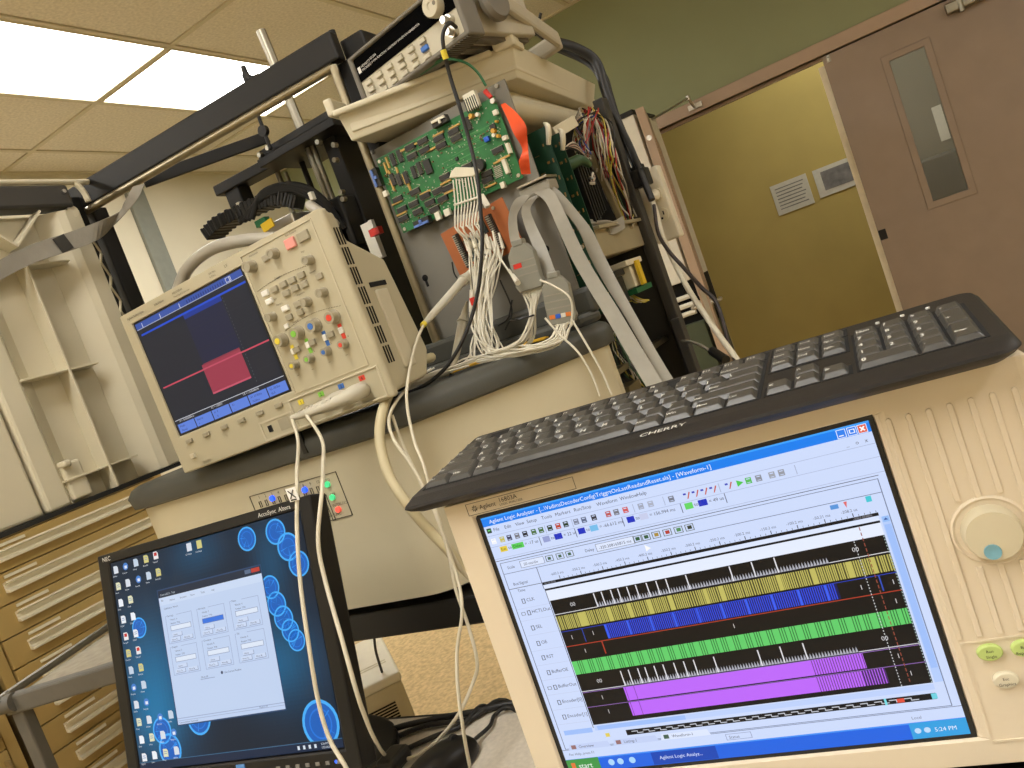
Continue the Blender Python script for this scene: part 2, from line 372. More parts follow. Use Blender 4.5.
tag(m.build('wall_sign', 'paper'), 'small white sign seen through the narrow door window', 'sign')
# a chair standing in the corridor, seen through the door window
q = PX(948, 175, X=6.1)
ch = thing('corridor_chair', 'grey padded chair seen low through the door window', 'chair', at(q.x, q.y, 0))
mat('chair_grey', (74, 72, 62), .7)
m = MB(); m.box(-.22, .22, -.22, .22, .42, .48); m.build('seat', 'chair_grey', ch, bev=.02)
m = MB(); m.box(.19, .24, -.16, .16, .8, 1.36); m.build('backrest', 'chair_grey', ch, bev=.02)
for sx in (-.19, .2):
    for sy in (-.19, .19):
        m = MB(); m.cyl((sx, sy, 0), (sx, sy * .7 if sx > 0 else sy, .44 if sx < 0 else .85), .014); m.build('leg', 'steel', ch)
# ------------------------------------------------------------------ materials for the furniture and the machine
mat('machine_beige', (206, 196, 166), .55, var=.03, vs_=8, bump=.08, bs=500)
mat('machine_cream', (208, 199, 173), .5, var=.03, vs_=8, bump=.08, bs=500)
mat('shelf_grey', (74, 74, 68), .5, var=.05, vs_=12, bump=.15, bs=600)
mat('plate_grey', (128, 124, 114), .5, .2, var=.06, vs_=10)
mat('dark_grey', (58, 56, 52), .55, var=.08, vs_=12)
mat('tan_paint', (180, 154, 96), .5, var=.04, vs_=9)
mat('tan_dark', (150, 128, 84), .6, var=.04)
mat('alu', (240, 234, 214), .25, .1, var=0, spec=.9)
mat('rail_steel', (120, 116, 106), .4, .6)
mat('cart_grey', (104, 102, 96), .55, var=.05)
mat('cart_top', (150, 142, 124), .6, var=.16, vs_=40)
mat('table_top', (200, 191, 176), .4, var=.10, vs_=160, bump=.1, bs=300)
mat('white_paint', (226, 222, 208), .6, var=.04)
mat('mesh_green', (70, 78, 56), .7)
mat('led_blue', (40, 90, 255), .3, var=0, emit=1.3)
mat('led_green', (80, 225, 150), .3, var=0, emit=.55)
mat('led_red', (255, 96, 80), .3, var=0, emit=.6)
mat('ink', (46, 42, 38), .7, var=0)
mat('ink_grey', (110, 102, 88), .7, var=0)
mat('white_ink', (216, 214, 206), .6, var=0)
mat('rubber', (28, 27, 26), .7)
mat('strap_grey', (142, 136, 124), .75, var=.1, vs_=30, bump=.2)
mat('red_plastic', (206, 44, 30), .5)
mat('yellow_label', (226, 190, 40), .6)
mat('brushed', (156, 146, 122), .38, 1.0, var=.10, vs_=20)

# ------------------------------------------------------------------ tan drawer cabinet
CY = 2.3
def drawer_cabinet(x0, x1, hx0, hx1, label, latch):
    r = thing('drawer_cabinet', label, 'cabinet', at((x0 + x1) / 2, CY + .35, 0))
    top = H - .078
    m = MB(); m.box(x0, x1, CY + .02, CY + .72, .04, top); m.box(x0 - .002, x1 + .002, CY, CY + .72, top, top + .02); m.build('cabinet_body', 'tan_dark', r, world=True)
    m = MB(); m.box(x0, x0 + .028, CY, CY + .03, .0, top); m.box(x1 - .028, x1, CY, CY + .03, 0, top); m.box(x0, x1, CY, CY + .03, 0, .06); m.build('cabinet_frame', 'tan_paint', r, world=True, bev=.002)
    for k in range(14):
        zc = H - .134 - .083 * k
        d = MB(); d.box(x0 + .032, x1 - .032, CY - .006, CY + .03, zc - .039, zc + .041); o = d.build('drawer_front', 'tan_paint', r, world=True, bev=.0015)
        if zc < .12: continue
        c0 = Vector(((x0 + x1) / 2, CY + .35, 0))
        h = MB()
        if not latch:
            y = CY - .006; prof = [(y, zc - .012), (y, zc + .016), (y - .020, zc + .020), (y - .022, zc + .015), (y - .006, zc + .011), (y - .006, zc - .002), (y - .018, zc - .006), (y - .018, zc - .013)]
            h.prism([(p[0] - c0.y, p[1]) for p in prof], hx0 - c0.x, hx1 - c0.x, 'x'); h.build('handle', 'alu', o, bev=.001)
            l = MB(); l.box(hx0 + .01 - c0.x, hx0 + .10 - c0.x, y - .004 - c0.y, y - c0.y, zc + .026, zc + .034); l.build('label_holder', 'alu', o)
        else:
            h.box(x1 - .075 - c0.x, x1 - .045 - c0.x, CY - .024 - c0.y, CY - .006 - c0.y, zc - .012, zc + .004); h.box(x1 - .05 - c0.x, x1 - .042 - c0.x, CY - .03 - c0.y, CY - .006 - c0.y, zc - .004, zc + .018); h.build('latch', 'tan_dark', o, bev=.002)
    return r
drawer_cabinet(1.03, 1.69, 1.117, 1.60, 'tan steel cabinet with many shallow drawers and long aluminium pulls', False)
drawer_cabinet(.36, 1.005, .5, .9, 'tan cabinet with small hook latches at the lower left picture edge', True)

# ------------------------------------------------------------------ grey cart in front of the cabinet
MC = at(.915, 2.06, 0) @ Matrix.Rotation(math.radians(18), 4, 'Z')
ct = thing('utility_cart', 'grey tubular utility cart in front of the tan drawer cabinet', 'cart', MC)
CZ = H - .425; CL, CWd = .62, .5
m = MB(); m.box(.01, CL - .01, -CWd + .01, -.01, CZ - .02, CZ - .008); m.build('cart_shelf', 'cart_top', ct)
m = MB(); m.tube([(.0, -.02, CZ + .004), (.0, -.004, CZ + .004), (.02, 0, CZ + .004), (CL, 0, CZ + .004)], .010, 8, 3); m.build('rail', 'rail_steel', ct, smooth=40)
m = MB(); m.beam((0, .005, CZ - .018), (0, -CWd, CZ - .018), .03, .046); m.build('front_apron', 'cart_grey', ct, bev=.006)
m = MB(); m.beam((CL, .005, CZ - .018), (CL, -CWd, CZ - .018), .03, .046); m.build('back_apron', 'cart_grey', ct, bev=.006)
m = MB(); m.beam((0, -CWd, CZ - .018), (CL, -CWd, CZ - .018), .02, .046); m.build('side_apron', 'cart_grey', ct, bev=.006)
m = MB(); m.cyl((-.012, .02, CZ - .012), (-.012, -.03, CZ - .012), .021, n=16); m.build('corner_bumper', 'cart_grey', ct, smooth=40)
for x in (.012, CL - .012):
    for y in (-.012, -CWd + .012):
        m = MB(); m.beam((x, y, .1), (x, y, CZ - .03), .032, .032, (1, 0, 0)); m.build('leg', 'cart_grey', ct, bev=.004)
        m = MB(); m.cyl((x - .012, y, .05), (x + .012, y, .05), .05, n=18); m.box(x - .018, x + .018, y - .02, y + .02, .055, .105); m.build('caster', 'rubber', ct, smooth=40)
m = MB(); m.box(.0, CL, -CWd, 0, .3, .32); m.build('lower_shelf', 'cart_top', ct)

# ------------------------------------------------------------------ bench under the machine
BZ = H - .355
bn = thing('bench', 'black topped bench carrying the big beige machine', 'bench', at(1.35, .95, 0))
m = MB(); m.box(.885, 1.95, .40, 1.5, BZ - .045, BZ); m.build('bench_top', 'black_plastic', bn, world=True, bev=.004)
for x, y in ((.99, 1.44), (.99, .46), (1.2, 1.44), (1.89, .46)):
    m = MB(); m.box(x - .03, x + .03, y - .03, y + .03, 0, BZ - .045); m.build('leg', 'black_metal', bn, world=True, bev=.003)

# ------------------------------------------------------------------ the machine
mc = thing('test_machine', 'open beige test machine with black gantry, circuit boards and white tray on top', 'machine', at(1.35, .95, BZ))
def W(mb, name, mt, **k): return mb.build(name, mt, mc, world=True, **k)
def plan(off, rx=.05):      # outline of shelf and body; off = inset
    fx = .862 + off; pts = [(1.78, 1.34 - off), (.95 + off, 1.34 - off)]
    for k in range(5):      # rounded left front corner
        a = math.pi / 2 + k * math.pi / 8; pts.append((fx + .09 + .09 * math.cos(a), 1.25 - off + .09 * math.sin(a)))
    ca = (fx + .085, .735 + off * .6)
    for k in range(5):      # rounded right front corner, turning into the slanted side
        a = math.pi + k * (math.radians(48)) / 4; pts.append((ca[0] + .085 * math.cos(a), ca[1] + .085 * math.sin(a)))
    pts += [(1.135 + off * .3, .448 + off), (1.17, .448 + off), (1.17, .70), (1.78, .70)]
    return pts
m = MB(); m.prism(plan(.012), H - .340, H - .082); W(m, 'lower_body', 'machine_beige', smooth=30, bev=.004)
m = MB(); m.prism(plan(.05), BZ, H - .332); W(m, 'plinth', 'black_plastic')
m = MB()
P0, P1 = plan(.0), plan(.012)
n = len(P0); prof = [(.012, -.096), (.0, -.092), (-.003, -.072), (.004, -.060), (.014, -.055)]
rings = [[(x, y, H + z) for x, y in plan(o)] for o, z in prof]
vs = [v for r_ in rings for v in r_]; fs = [(i * n + j, i * n + (j + 1) % n, (i + 1) * n + (j + 1) % n, (i + 1) * n + j) for i in range(len(prof) - 1) for j in range(n)]
fs += [tuple(range(n))[::-1], tuple((len(prof) - 1) * n + j for j in range(n))]
m.add(vs, fs); W(m, 'shelf_rim', 'shelf_grey', smooth=50)
q = PX(362, 430, Y=.80)
m = MB(); m.box(.8585, .8625, .842, .850, H - .086, H - .052); W(m, 'rim_seam', 'black_plastic')
# slanted side panel with a visible seam and the tall side apron
m = MB(); a = Vector((.955, .640)); b = Vector((1.139, .452)); d = (b - a).normalized(); nn = Vector((d.y, -d.x)) * .006
m.prism([tuple(a + nn * .2), tuple(b + nn * .2), tuple(b - nn * 2), tuple(a - nn * 2)], H - .34, H - .09); W(m, 'side_panel', 'machine_beige', bev=.003)
# control panel with LEDs on the front
fx = .874
def fp(y, z): return (fx, y, H + z)
ys0, ys1, zs0, zs1 = 1.035, .835, -.205, -.105
m = MB()
def outline(mb, y0, y1, z0, z1, t=.0012, x=fx - .0006):
    mb.box(x - .0006, x + .001, y1, y0, z0, z0 + t); mb.box(x - .0006, x + .001, y1, y0, z1 - t, z1); mb.box(x - .0006, x + .001, y0 - t, y0, z0, z1); mb.box(x - .0006, x + .001, y1, y1 + t, z0, z1)
outline(m, PX(249, 495, X=fx).y, PX(353, 515, X=fx).y, PX(353, 515, X=fx).z, PX(330, 473, X=fx).z, .0008)
MF = Matrix(((0, 1, 0, 0), (-1, 0, 0, 0), (0, 0, 1, 0), (0, 0, 0, 1)))
def front_text(mb, s, u, v, h, X=fx - .001):
    q = PX(u, v, X=X); t = MB(); t.text(s, -q.y, q.z, h, y=X); mb.add([(w_.y, -w_.x, w_.z) for w_ in t.v], t.f)
for k, u in enumerate((260, 266, 272.5, 279, 285.5, 291, 297, 304, 311, 317.5)):
    v = 499.5 - (u - 260) * .262
    front_text(m, str(k + 1), u - 1, v - 0.5, .0055)
    qq = PX(u + .8, v + 4.2, X=fx); outline(m, qq.y + .0025, qq.y - .0025, qq.z - .006, qq.z + .004, .0007)
for s, u, v in (('AUTO', 322, 483), ('ON', 330.5, 496), ('INTERLOCK', 333, 507), ('POWER FUNC', 323, 519)): front_text(m, s, u, v, .0045)
for u in (323.5, 330): qq = PX(u, 508, X=fx); outline(m, qq.y + .003, qq.y - .003, qq.z - .02, qq.z + .022, .0007)
W(m, 'panel_print', mat('print_grey', (84, 78, 66), .7, var=0))
for u, v, c in ((273, 498, 'led_blue'), (305.5, 489.5, 'led_blue'), (328, 484, 'led_green'), (333, 497, 'led_green'), (339, 509, 'led_red')):
    qq = PX(u, v, X=fx); m = MB(); m.cyl((fx - .004, qq.y, qq.z), (fx + .003, qq.y, qq.z), .0045, .005, 12); W(m, 'indicator_light', c, smooth=40)

# gantry frame
GL, GR = Vector((1.15, 1.452, 0)), Vector((1.205, .775, 0))     # left and right post, in plan
ZT = H + .568
m = MB(); m.beam(GL + Vector((-.014, .035, ZT - .026)), GR + Vector((-.012, -.02, ZT - .026)), .026, .050); W(m, 'gantry_beam', 'black_metal', bev=.004)
m = MB(); m.cyl(GL + Vector((-.022, .012, ZT - .058)), GR + Vector((-.022, -.002, ZT - .058)), .0078, n=16); W(m, 'beam_trim', 'brushed', smooth=40)
for P, dy in ((GL, 1), (GR, -1)):
    m = MB(); m.beam(P + Vector((.014, dy * .006, H - .05)), P + Vector((.014, dy * .006, ZT - .05)), .036, .036, (1, 0, 0)); W(m, 'gantry_post', 'black_metal', bev=.003)
    m = MB(); m.cyl(P + Vector((-.022, dy * .003, H - .055)), P + Vector((-.022, dy * .003, ZT - .056)), .0078, n=16); W(m, 'post_trim', 'brushed', smooth=40)
m = MB(); m.cyl(GR + Vector((0, -.01, ZT - .004)), GR + Vector((0, -.01, ZT + .006)), .007); W(m, 'beam_bolt', 'black_metal')
m = MB(); m.beam(GR + Vector((.02, -.03, ZT - .03)), GR + Vector((.55, -.0, ZT - .03)), .05, .045); W(m, 'gantry_side_beam', 'black_metal', bev=.004)
# flat arm from the beam to the stage, tall rod, thin rod and hook on the beam
m = MB(); m.beam(PX(143, 182, X=1.2), PX(268, 137, X=1.40), .008, .026); W(m, 'brace_arm', 'black_metal', bev=.002)
p = PX(297, 119, X=1.42); m = MB(); m.cyl((1.42, p.y - .012, H + .2), (1.42, p.y + .006, PX(258, 33, X=1.42).z), .0105, n=16); W(m, 'lift_rod', 'chrome', smooth=40)
p = PX(267, 140, X=1.36); m = MB(); m.cyl((1.36, p.y, p.z - .02), (1.36, p.y - .004, PX(264, 60, X=1.36).z), .004, n=10); m.cyl((1.355, p.y, p.z + .02), (1.365, p.y, p.z + .02), .012); W(m, 'stop_rod', 'black_metal')
m = MB(); m.tube([PX(243, 66, X=1.2), PX(246, 74, X=1.2), PX(252, 80, X=1.2), PX(262, 76, X=1.22)], [.005, .006, .009, .007], 8, 4); W(m, 'cable_hook', 'rubber')
# stage head: top plate, lower plate, column, guide rods, cross arm
def SX(u, v, X=1.40): return PX(u, v, X=X)
a, b = SX(266, 142), SX(336, 121)
m = MB(); m.box(1.38, 1.52, b.y - .01, a.y + .02, H + .512, H + .528); m.box(1.36, 1.53, b.y - .02, a.y + .01, H + .488, H + .506); W(m, 'stage_top_plate', 'black_metal', bev=.002)
m = MB(); m.box(1.41, 1.49, SX(348, 180).y, SX(322, 150).y, H - .05, H + .49); W(m, 'stage_column', 'black_metal', bev=.003)
a, b = SX(221, 186), SX(275, 158)
m = MB(); m.beam(Vector((1.40, a.y + .005, H + .50)), Vector((1.42, b.y - .05, H + .50)), .05, .024); m.box(1.385, 1.425, a.y - .06, a.y - .015, H + .42, H + .49); W(m, 'stage_arm', 'black_metal', bev=.003)
for u, v, X in ((272, 158, 1.44), (283, 165, 1.47), (312, 158, 1.40), (318, 160, 1.405), (297, 150, 1.46)):
    p = PX(u, v, X=X); m = MB(); m.cyl((X, p.y, H + .12), (X, p.y, H + .49), .0065 if X != 1.47 else .004, n=12); W(m, 'guide_rod', 'chrome' if X != 1.46 else 'black_metal', smooth=40)
for (u, v) in ((320, 142), (336, 145), (270, 148), (337, 160), (329, 200), (345, 199), (343, 192), (262, 155)):
    p = PX(u, v, X=1.37); m = MB(); m.cyl((1.36, p.y, p.z), (1.372, p.y, p.z), .0055, n=8); W(m, 'bolt', 'chrome')
m = MB(); m.box(1.36, 1.46, SX(350, 215).y - .02, SX(322, 205).y + .01, H + .25, H + .36); m.box(1.36, 1.44, SX(362, 235).y, SX(348, 225).y, H + .12, H + .34); W(m, 'stage_motor', 'black_metal', bev=.006)
m = MB(); p = PX(372, 235, X=1.33); m.box(1.32, 1.335, p.y - .012, p.y + .012, H + .2, H + .275); W(m, 'white_tag', 'white_paint')
m = MB(); p = PX(377, 232, X=1.31); m.box(1.30, 1.315, p.y - .012, p.y + .012, p.z - .006, p.z + .008); W(m, 'red_cap', 'red_plastic')
# cable chain, built of links, with black hoses over it
ch_pts = cat_rom([PX(212, 235, X=1.30), PX(222, 224, X=1.30), PX(240, 214, X=1.30), PX(262, 204, X=1.31), PX(282, 199, X=1.32), PX(300, 203, X=1.33)], 3)
for k in range(len(ch_pts) - 1):
    m = MB(); a, b = ch_pts[k], ch_pts[k + 1]; m.beam(a, a + (b - a) * 1.03, .05, .026); m.beam(a + (b - a) * .2, a + (b - a) * .6, .054, .030); W(m, 'chain_link', 'black_plastic', bev=.002)
m = MB()
for k in range(4): m.tube([PX(240 + 4 * k, 222 - k, X=1.28), PX(262, 199 - 2 * k, X=1.29), PX(290, 190 - 2 * k, X=1.31), PX(318, 203 - 3 * k, X=1.33), PX(345, 228, X=1.36)], .006, 7)
W(m, 'stage_hoses', 'rubber', smooth=60)
m = MB(); p = PX(268, 226, X=1.27); m.beam(p + Vector((0, .016, 0)), p - Vector((0, .016, -.003)), .004, .018); W(m, 'warning_label', 'yellow_label')
m = MB(); p = PX(283, 222, X=1.30); m.box(1.30, 1.36, p.y - .03, p.y + .05, p.z - .03, p.z + .01); W(m, 'chain_bracket', 'steel', bev=.003)
m = MB(); p = PX(262, 222, X=1.285); m.box(1.285, 1.30, p.y - .01, p.y + .02, p.z - .006, p.z + .008); W(m, 'chain_board', mat('pcb_green0', (40, 110, 70), .5))
for u, v in ((240, 206), (312, 196), (372, 224)):
    p = PX(u, v, X=1.285); m = MB(); m.box(1.28, 1.29, p.y - .004, p.y + .004, p.z - .008, p.z + .008); W(m, 'cable_tie', 'white_paint')
m = MB(); m.tube([PX(178, 290, X=1.12), PX(188, 268, X=1.12), PX(210, 250, X=1.12), PX(240, 241, X=1.12), PX(275, 238, X=1.14)], .012, 9); m.tube([PX(310, 205, X=1.25), PX(322, 214, X=1.2), PX(335, 225, X=1.18)], .01, 8); W(m, 'grey_hose', mat('hose_grey', (176, 170, 156), .5), smooth=60)

# white side door of the machine, swung open towards the camera, plane y = 1.40
YP = 1.40
sd = MB(); sd.box(.30, 1.06, YP + .03, YP + .036, H - .045, H + .5); side = W(sd, 'side_door', 'machine_cream')
def D(mb, name, mt='machine_cream', **k):
    c0 = ROOTM[mc.name].inverted(); mb.v = [c0 @ v for v in mb.v]; return mb.build(name, mt, side, **k)
m = MB(); m.prism([(1.085, YP + .0), (1.05, YP - .004), (1.035, YP + .002), (1.0, YP + .03), (1.06, YP + .034), (1.085, YP + .012)], H - .045, H + .5); D(m, 'door_flange', bev=.002)
m = MB(); m.box(.80, .845, YP + .006, YP + .031, H - .045, H + .5); m.box(.30, .795, YP + .012, YP + .031, H - .045, H + .5); D(m, 'door_border', bev=.006)
m = MB(); m.prism([(.845, YP + .008), (.845, YP + .03), (.875, YP + .03)], H - .045, H + .5); D(m, 'door_border_slope')
for xr in (.931,):
    m = MB(); m.box(xr - .0022, xr + .0022, YP - .006, YP + .031, H - .045, H + .42); D(m, 'rib', bev=.001)
for zr, xa, xb in ((.192, .842, .993), (-.002, .842, .995), (.398, .842, 1.02)):
    m = MB(); m.box(xa, xb, YP - .004, YP + .031, H + zr - .002, H + zr + .002); D(m, 'rib', bev=.001)
for s in (1, -1):
    m = MB(); m.beam((.93 + s * .07, YP + .012, H + .50), (.93, YP + .012, H + .435), .004, .034, (0, 1, 0)); D(m, 'brace_rib')
m = MB(); m.box(.848, .885, YP + .0, YP + .03, H - .04, H + .03); m.box(.846, .862, YP - .012, YP + .02, H + .022, H + .034); D(m, 'corner_block', bev=.004)
m = MB(); m.box(.30, 1.075, YP - .008, YP + .035, H + .505, H + .551); D(m, 'top_band', 'dark_grey', bev=.006)
m = MB(); m.tube([(.30, YP - .004, H + .557), (1.06, YP - .004, H + .557), (1.095, YP - .004, H + .553), (1.108, YP - .004, H + .535), (1.11, YP - .004, H + .515)], .006, 8, 5); D(m, 'top_lip', smooth=60)
m = MB(); m.box(1.09, 1.125, YP + .034, YP + .06, H - .05, H + .54); D(m, 'hinge_strip', 'black_metal', bev=.002)
for z in (.535, .50):
    m = MB(); m.cyl((1.06 if z > .52 else 1.1, YP - .014, H + z), (1.06 if z > .52 else 1.1, YP - .006, H + z), .004, n=10); D(m, 'screw', 'steel')
m = MB(); m.cyl((1.07, YP - .002, H + .497), (1.07, YP + .025, H + .497), .012); D(m, 'boss')
for k in range(9):     # truss ribs along the thick hinge edge
    z0 = .44 - k * .052
    m = MB(); m.beam((1.084, YP - .002, H + z0), (1.112, YP + .022, H + z0 - .026), .003, .006); m.beam((1.112, YP + .022, H + z0 - .026), (1.084, YP - .002, H + z0 - .052), .003, .006); D(m, 'truss_rib')
m = MB(); m.box(.30, 1.09, YP - .004, YP + .04, H - .053, H - .045); D(m, 'bottom_seal', 'rubber')
for z in (.0, -.02):
    m = MB(); m.cyl((1.085, YP - .006, H + z), (1.105, YP - .006, H + z), .006); D(m, 'hinge_pin')
m = MB(); p = PX(143, 396, X=1.09); m.box(1.08, 1.10, p.y - .008, p.y + .01, p.z - .016, p.z + .02); D(m, 'red_cap', 'red_plastic', bev=.003)
m = MB(); pts = [PX(-25, 285, Y=YP - .02), PX(0, 270, Y=YP - .02), PX(32, 254, Y=YP - .02), PX(65, 243, Y=YP - .03), PX(95, 232, Y=YP - .04), PX(115, 220, Y=YP - .03), PX(130, 202, X=1.13), PX(139, 185, X=1.13)]
wd = [Vector((.006, 0, .018))] * 5 + [Vector((.006, -.012, .012)), Vector((.002, .018, .006)), Vector((0, .017, .004))]
m.ribbon(pts, wd, .0008); D(m, 'strap', 'strap_grey')
m = MB(); p = PX(63, 243, Y=YP - .034); m.beam(p - Vector((.012, 0, .005)), p + Vector((.012, 0, .003)), .004, .030); D(m, 'strap_buckle', 'dark_grey')

# grey mounting plate on the right front, rear panel, dark backing and the tray above
XP = 1.20
m = MB(); m.box(XP, XP + .004, .488, .79, H - .075, H + .358); plate = W(m, 'mounting_plate', 'plate_grey', bev=.001)
for u, v in ((497, 86), (373, 152), (606, 275), (582, 247)):
    p = PX(u, v, X=XP - .001); m = MB(); m.cyl((XP - .004, p.y, p.z), (XP, p.y, p.z), .0035, n=10); W(m, 'screw', 'steel')
for u, v in ((425, 278), (546, 249)):
    p = PX(u, v, X=XP - .0006); m = MB(); m.cyl((XP - .0008, p.y, p.z), (XP, p.y, p.z), .006, n=12); m.box(XP - .0008, XP, p.y - .0025, p.y + .0025, p.z - .016, p.z); W(m, 'keyhole', 'dark_hole')
m = MB(); m.prism([(1.135, .80), (1.14, .48), (1.19, .46), (1.19, .80)], H - .056, H - .034); m.box(1.17, 1.199, .46, .82, H - .04, H + .004); W(m, 'shelf_riser', 'shelf_grey', bev=.008)
m = MB(); m.box(XP + .01, 1.63, .70, .705, H - .33, H + .36); W(m, 'dark_backing', 'dark_grey')  # dark sheet added so that the open cage looks shaded inside
m = MB(); m.box(1.60, 1.615, .475, .70, H - .33, H + .34); W(m, 'rear_panel', 'dark_grey')
m = MB(); m.box(1.59, 1.625, .462, .484, H - .33, H + .35); W(m, 'rear_post', 'dark_grey', bev=.002)
m = MB(); m.box(XP + .0, 1.62, .47, .70, H - .345, H - .33); W(m, 'cage_floor', 'dark_grey')
m = MB(); zb, zt = H + .367, H + .418
fl, frr, br, bl = (1.118, .758), (1.253, .474), (1.76, .515), (1.72, .80)
ins = [(1.128, .748), (1.258, .484), (1.75, .525), (1.712, .79)]
outb = [(fl[0] + .012, fl[1] - .002), (frr[0] + .008, frr[1] + .016), (br[0] - .03, br[1] + .012), (bl[0] - .02, bl[1] - .01)]
vs = [(x, y, zb) for x, y in outb] + [(x, y, zt) for x, y in (fl, frr, br, bl)] + [(x, y, zt) for x, y in ins] + [(x, y, zb + .012) for x, y in ins]
fs = [(0, 1, 2, 3), (12, 13, 14, 15)] + [(i, (i + 1) % 4, (i + 1) % 4 + 4, i + 4) for i in range(4)] + [(4 + i, 4 + (i + 1) % 4, 8 + (i + 1) % 4, 8 + i) for i in range(4)] + [(8 + i, 8 + (i + 1) % 4, 12 + (i + 1) % 4, 12 + i) for i in range(4)]
m.add(vs, fs); tray = W(m, 'top_tray', 'machine_cream', bev=.004, seg=3)
c0 = ROOTM[mc.name].inverted()
m = MB(); m.beam(Vector((1.112, .76, zt - .004)), Vector((1.232, .507, zt - .004)), .012, .010); m.v = [c0 @ v for v in m.v]; m.build('front_lip', 'machine_cream', tray, bev=.003)
m = MB(); m.prism([(1.232, .503), (1.247, .468), (1.30, .474), (1.285, .51)], zt - .006, zt + .014); m.v = [c0 @ v for v in m.v]; m.build('corner_lip', 'machine_cream', tray, bev=.004)
m = MB(); m.prism([(1.112, .772), (1.118, .758), (1.20, .775), (1.195, .787)], zt - .004, zt + .026); m.v = [c0 @ v for v in m.v]; m.build('corner_lip', 'machine_cream', tray, bev=.004)
m = MB(); m.prism([(1.275, .515), (1.70, .535), (1.68, .78), (1.24, .77)], zb - .05, zb + .002); m.v = [c0 @ v for v in m.v]; m.build('underside_shell', 'machine_cream', tray, smooth=60, bev=.028, seg=5)
m = MB(); m.lathe([(.018, -.052), (.020, -.0525), (.022, -.052)], 28, at(1.36, .60, zb)); m.v = [c0 @ v for v in m.v]; m.build('underside_mark', 'plate_grey', tray)

# card cage on the right side: two green cards with white ejectors, connector strip, black block, brackets
mat('pcb_green', (34, 104, 62), .45, var=.15, vs_=60)
mat('pcb_dark', (18, 62, 42), .5, var=.15, vs_=60)
mat('ivory', (222, 214, 190), .5)
mat('orange_tape', (232, 84, 36), .55, var=.08, vs_=20)
for k, X in enumerate((1.262, 1.318)):
    m = MB(); m.box(X, X + .0025, .474, .69, H - .05, H + .276 - .008 * k); card = W(m, 'circuit_card', 'pcb_dark')
    m = MB()
    for j in range(10):
        z = H + .25 - j * .03; m.box(X - .0015, X, .478, .480, z - .004, z + .003); m.box(X - .0015, X, .486, .4885 + .002 * (j % 2), z - .003, z + .001); m.box(X - .0012, X, .500, .508, z - .0145, z - .0135)
    m.v = [c0 @ v for v in m.v]; m.build('card_components', mat('copper_%d' % k, (150, 112, 60), .45), card)['kind'] = 'stuff'
    m = MB(); zz = H + .268 - .008 * k; m.tube([(X, .478, zz - .022), (X - .003, .470, zz - .006), (X - .002, .468, zz + .006), (X + .002, .474, zz + .014)], [.004, .005, .005, .002], 8, 4); W(m, 'card_ejector', 'ivory', smooth=60)
a, b = PX(552, 135, X=1.40), PX(573, 122, X=1.46)
m = MB(); m.beam(a, b, .02, .022); W(m, 'connector_strip', 'ivory', bev=.002)
m = MB(); m.box(1.36, 1.46, .50, .60, H + .10, H + .225); blk = W(m, 'relay_block', 'black_plastic', bev=.003)
for k in range(6):
    m = MB(); m.box(1.37 + k * .014, 1.376 + k * .014, .482, .51, H + .105 + .004 * k, H + .215); W(m, 'cooling_fin', 'black_plastic')
m = MB(); m.box(1.33, 1.60, .478, .56, H + .042, H + .092); W(m, 'supply_chassis', mat('chassis_beige', (170, 158, 128), .45, .3), bev=.002)
m = MB(); m.beam((1.335, .474, H + .094), (1.60, .474, H + .094), .012, .006); W(m, 'chassis_lip', 'chassis_beige')
m = MB()
for k in range(3): m.cyl((1.40 + .07 * k, .4725, H + .085), (1.40 + .07 * k, .478, H + .085), .005, n=10)
W(m, 'chassis_studs', 'steel')
m = MB(); m.beam(PX(590, 152, X=1.50), PX(628, 236, X=1.57), .010, .012, (0, 1, 0)); W(m, 'angle_bracket', 'chassis_beige', bev=.002)
m = MB(); m.box(1.43, 1.53, .475, .53, H + .013, H + .024); m.box(1.46, 1.53, .482, .53, H - .03, H + .012); W(m, 'terminal_block', 'ivory', bev=.002)
m = MB(); m.box(1.475, 1.495, .47, .476, H - .03, H + .018); W(m, 'yellow_tab', 'yellow_label')
m = MB(); m.box(1.44, 1.54, .476, .53, H - .042, H - .032); W(m, 'green_terminal', 'pcb_green')
m = MB(); m.box(1.36, 1.42, .48, .53, H + .0, H + .012); m.box(1.34, 1.43, .49, .53, H - .05, H); W(m, 'small_module', 'black_plastic', bev=.002)
m = MB(); m.box(1.57, 1.59, .455, .475, H - .26, H - .12); W(m, 'side_connector', 'dark_grey', bev=.002)
m = MB(); m.box(1.24, 1.60, .50, .52, H - .16, H - .15); m.box(1.24, 1.30, .48, .55, H - .33, H - .18); W(m, 'lower_rail', 'brushed')
# ------------------------------------------------------------------ table in front, PC under the bench, cabinet behind
TZ = H - .48
tb = thing('work_table', 'light grey speckled table carrying the monitor, mouse and logic analyzer', 'table', at(.5, .55, 0))
m = MB(); m.box(.22, .795, -.35, 1.32, TZ - .028, TZ); m.build('table_top', 'table_top', tb, world=True, bev=.004)
m = MB(); m.box(.795, .80, -.35, 1.32, TZ - .03, TZ - .002); m.build('edge_band', 'black_plastic', tb, world=True)
for x, y in ((.28, 1.26), (.28, -.29), (.74, 1.26), (.74, -.29)):
    m = MB(); m.box(x - .025, x + .025, y - .025, y + .025, 0, TZ - .028); m.build('leg', 'cart_grey', tb, world=True)
mat('pc_beige', (196, 184, 150), .55, var=.04)
mat('pc_white', (224, 216, 194), .55, var=.03)
pcq = PX(398, 671, X=1.72)
pa_ = math.atan2(pcq.y, pcq.x) + math.radians(2)
MPC = at(pcq.x, pcq.y, 0) @ Matrix.Rotation(pa_ - math.pi / 2, 4, 'Z')   # x right, y away from the camera
pz = pcq.z
pc = thing('desktop_computer', 'beige computer with a dark vent on the floor under the bench', 'computer', MPC)
